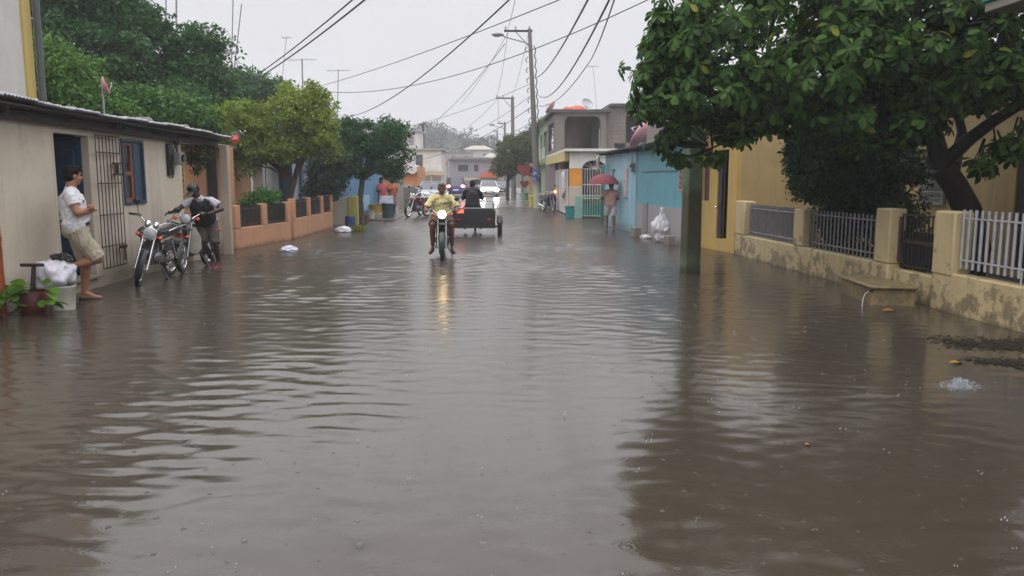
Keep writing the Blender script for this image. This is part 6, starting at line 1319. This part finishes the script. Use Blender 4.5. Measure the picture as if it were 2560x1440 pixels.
bucket('paint_bucket', 'white bucket below the yellow tub by the pale blue panel', (-4.72, 33.1, .0), .15, .18, .4, '#b9b2a6')
bucket('paint_bucket', 'yellow tub filled with white, stacked by the pale blue panel', (-4.6, 33.9, .25), .24, .28, .36, '#b58f2e')
mb = MB(); mb.bx((-4.85, 33.65, -.1), (-4.35, 34.15, .25)); tag(mb.build('wooden_crate', plain('#b1a692', .6, var=.25), bevel=.02), 'pale crate carrying the yellow tub', 'crate')
mb = MB(); mb.bx((-4.98, 31.4, -.1), (-4.62, 32.0, .3)); tag(mb.build('wooden_crate', plain('#5a3226', .6, var=.3), bevel=.02), 'dark red brown crate under the pale blue panel', 'crate')
bb = thing('blue_barrel', 'blue plastic barrel standing by the cream and lime wall', 'barrel', (-4.85, 28.95, -.05)); mb = MB(); mb.lathe([(.16, 0), (.185, .05), (.19, .16), (.2, .17), (.2, .2), (.19, .21), (.19, .34), (.17, .41), (.02, .42)], 24); mb.build('drum', plain('#27366b', .35, var=.2), bb)
crumple('plastic_bag', 'full white plastic bag afloat beside the green weeds', 'bag', (-4.5, 25.5, .06), (.22, .18, .13), plastic, 41, .2)
crumple('plastic_bag', 'lone pale blue white plastic bag floating in the open flood', 'bag', (-4.6, 18.85, .03), (.17, .14, .1), plain('#b9bfd0', .3, var=.2, scale=5, bump=.4), 43, .28)
W = thing('weed_clump', 'yellow green weeds afloat by the white bag', 'plant', (-4.15, 25.7, 0)); g = np.random.default_rng(77); n = 520; P = np.stack([g.normal(-4.13, .13, n), g.normal(25.7, .1, n), np.abs(g.normal(.06, .07, n))], 1)
leaves('foliage', P, g.normal(size=(n, 3)) + np.array([0, 0, .3]), g.normal(size=(n, 3)) + np.array([0, 0, .8]), g.uniform(.05, .1, n), leafmat('#6a7420', '#8d8c2c', None, .3), W, T_SMALL)
Wb = thing('white_board', 'white board propped before the person in coral pink', 'board', (-4.5, 36.6, 0)); mb = MB(); mb.box((0, 0, .52), (.62, .05, .78), M=Matrix.Rotation(R(-6), 4, 'X')); mb.build('panel', plain('#d0cdd6', .45), Wb, bevel=.01); mb = MB(); mb.tube([(-.26, .1, -.1), (-.26, .0, .88)], .018, 6); mb.tube([(.26, .1, -.1), (.26, .0, .88)], .018, 6); mb.build('legs', M['steel'], Wb)
bucket('jerry_bucket', 'yellow plastic drum beside the tall utility pole', (2.78, 48.5, .0), .19, .2, .6, '#b3a526', True)
bucket('water_bucket', 'small green bucket outside the mustard shop', (2.9, 60, .1), .2, .24, .5, '#5f9a5c')
# debris drifting by the fence end
lm = NT('sodden_leaves'); gn = lm.new('NewGeometry'); lm.princ(lm.ramp(gn.outputs['Random Per Island'], [(0, col('#100d0a')), (.6, col('#1c1610')), (.97, col('#3a3020'))]), .3)
g = np.random.default_rng(6); n = 1900; t = g.uniform(0, 1, n); k = g.uniform(size=n) < .55
X = np.where(k, 4.75 + t * 1.1 + g.normal(size=n) * .07, 4.6 + t * 1.0 + g.normal(size=n) * .08); Yy = np.where(k, 8.05 - .2 * t + g.normal(size=n) * .16, 7.2 - .25 * t + g.normal(size=n) * .1)
P = np.stack([X, Yy, np.full(n, .008) + g.uniform(0, .006, n)], 1); lt = np_mesh  
o = leaves('leaf_litter', P, np.concatenate([g.normal(size=(n, 2)), g.normal(size=(n, 1)) * .02], 1), np.concatenate([g.normal(size=(n, 2)) * .05, np.ones((n, 1))], 1), g.uniform(.02, .08, n), lm.m, None, T_SMALL); tag(o, 'dark mat of sodden leaves and twigs drifting at the fence end', None, kind='stuff')
for k, (px, py, L, az, lab) in enumerate([(2372, 907, .16, .2, 'curled yellow leaf floating beside the dark leaf litter'), (2205, 776, .22, .1, 'long yellow leaf stranded in front of the stained step'), (2012, 1112, .05, .5, 'tiny orange leaf floating alone on the dark reflection')]):
    d = ray(px, py); tt = (0.012 - CAM_H) / d.z; p = np.array([[d.x * tt, d.y * tt, .014]])
    o = leaves('floating_leaf', p, np.array([[math.cos(az), math.sin(az), .05]]), np.array([[0, -.1, 1.]]), np.array([L]), plain('#b3871a', .35), None, T_BIG); tag(o, lab, 'leaf', 'floating leaves')
# roof water striking the flood
sp_ = plain('#c4c9cf', .08, var=.03, spec=.9, Transmission_Weight=.25)
def splash(label, px, py, R0, hgt, n, seed):
    d = ray(px, py); tt = -CAM_H / d.z; c = Vector((d.x * tt, d.y * tt, 0)); g = random.Random(seed); s = MB()
    for i in range(n):
        a = g.uniform(0, 6.28); q = abs(g.gauss(0, .45)); r = g.uniform(.0015, .0045) * (1.3 - min(q, 1)); z = hgt * g.random() ** 2 * max(.05, 1 - q); s.ell(c + Vector((math.cos(a) * R0 * q * 1.5, math.sin(a) * R0 * q, z)), (r * 1.2, r * 1.2, r), 6, 4)
    for i in range(n // 60):
        a = g.uniform(0, 6.28); q = g.random() * .6; p = c + Vector((math.cos(a) * R0 * q * 1.5, math.sin(a) * R0 * q, 0)); s.tube([p, p + Vector((math.cos(a) * .02, math.sin(a) * .02, hgt * g.uniform(.3, .9)))], [.006, .001], 5)
    tag(s.build('water_splash', sp_), label, None, 'splashes of falling water', 'stuff')
splash('wide white splash of roof water near the leaf litter', 2400, 968, .17, .085, 900, 1)
splash('small pointed splash out in front of the gate step', 2013, 830, .02, .07, 16, 2)
splash('small pointed splash nearer the green pole', 1836, 838, .018, .06, 14, 3)
rd = random.Random(11); m = MB()
for i in range(300):
    y = 3.0 + 13 * rd.random() ** 1.5; x = rd.uniform(-5.2, 5.3); r = rd.uniform(.002, .0048)
    for k in range(rd.choice((1, 1, 2, 3))): m.ell((x + rd.gauss(0, .015), y + rd.gauss(0, .015), rd.uniform(.006, .03)), (r * .9, r * .9, r * 1.25), 6, 4)
tag(m.build('raindrop_splashes', sp_), 'tiny raindrop splashes jumping all over the flood', None, kind='stuff')
# bubbles drifting on the brown water
bm_ = NT('bubble'); q = bm_.new('BsdfPrincipled', Roughness=.03, IOR=1.05); q.inputs['Base Color'].default_value = (.8, .8, .8, 1); q.inputs['Transmission Weight'].default_value = .9; bm_.ln(q.outputs[0], bm_.out.inputs['Surface'])
for k, (px, py, r, lab) in enumerate([(898, 1365, .02, 'largest bubble floating on the open brown water'), (611, 1353, .014, 'bubble floating alone toward the brown reflection'), (893, 1304, .009, 'tiny bubble just beyond the largest one')]):
    d = ray(px, py); tt = -CAM_H / d.z; mb = MB(); mb.lathe([(r * math.cos(a), r * .8 * math.sin(a)) for a in np.linspace(0, 1.5, 7)], 16, Matrix.Translation((d.x * tt, d.y * tt, .001)), cap=False); tag(mb.build('water_bubble', bm_.m), lab, 'bubble', 'bubbles on the flood')
for o in scene.objects:
    if o.get('label', '').find('heart board') >= 0:
        b = o.bound_box; zc = max(v[2] for v in b); xc = (b[0][0] + b[6][0]) / 2; yc = b[0][1]; m = MB(); m.tube([(xc, yc + .03, zc - .06), (xc, yc + .03, zc + .08), (3.62, yc + .9, zc + .1)], .015, 6); m.build('bracket', M['steel'], o)
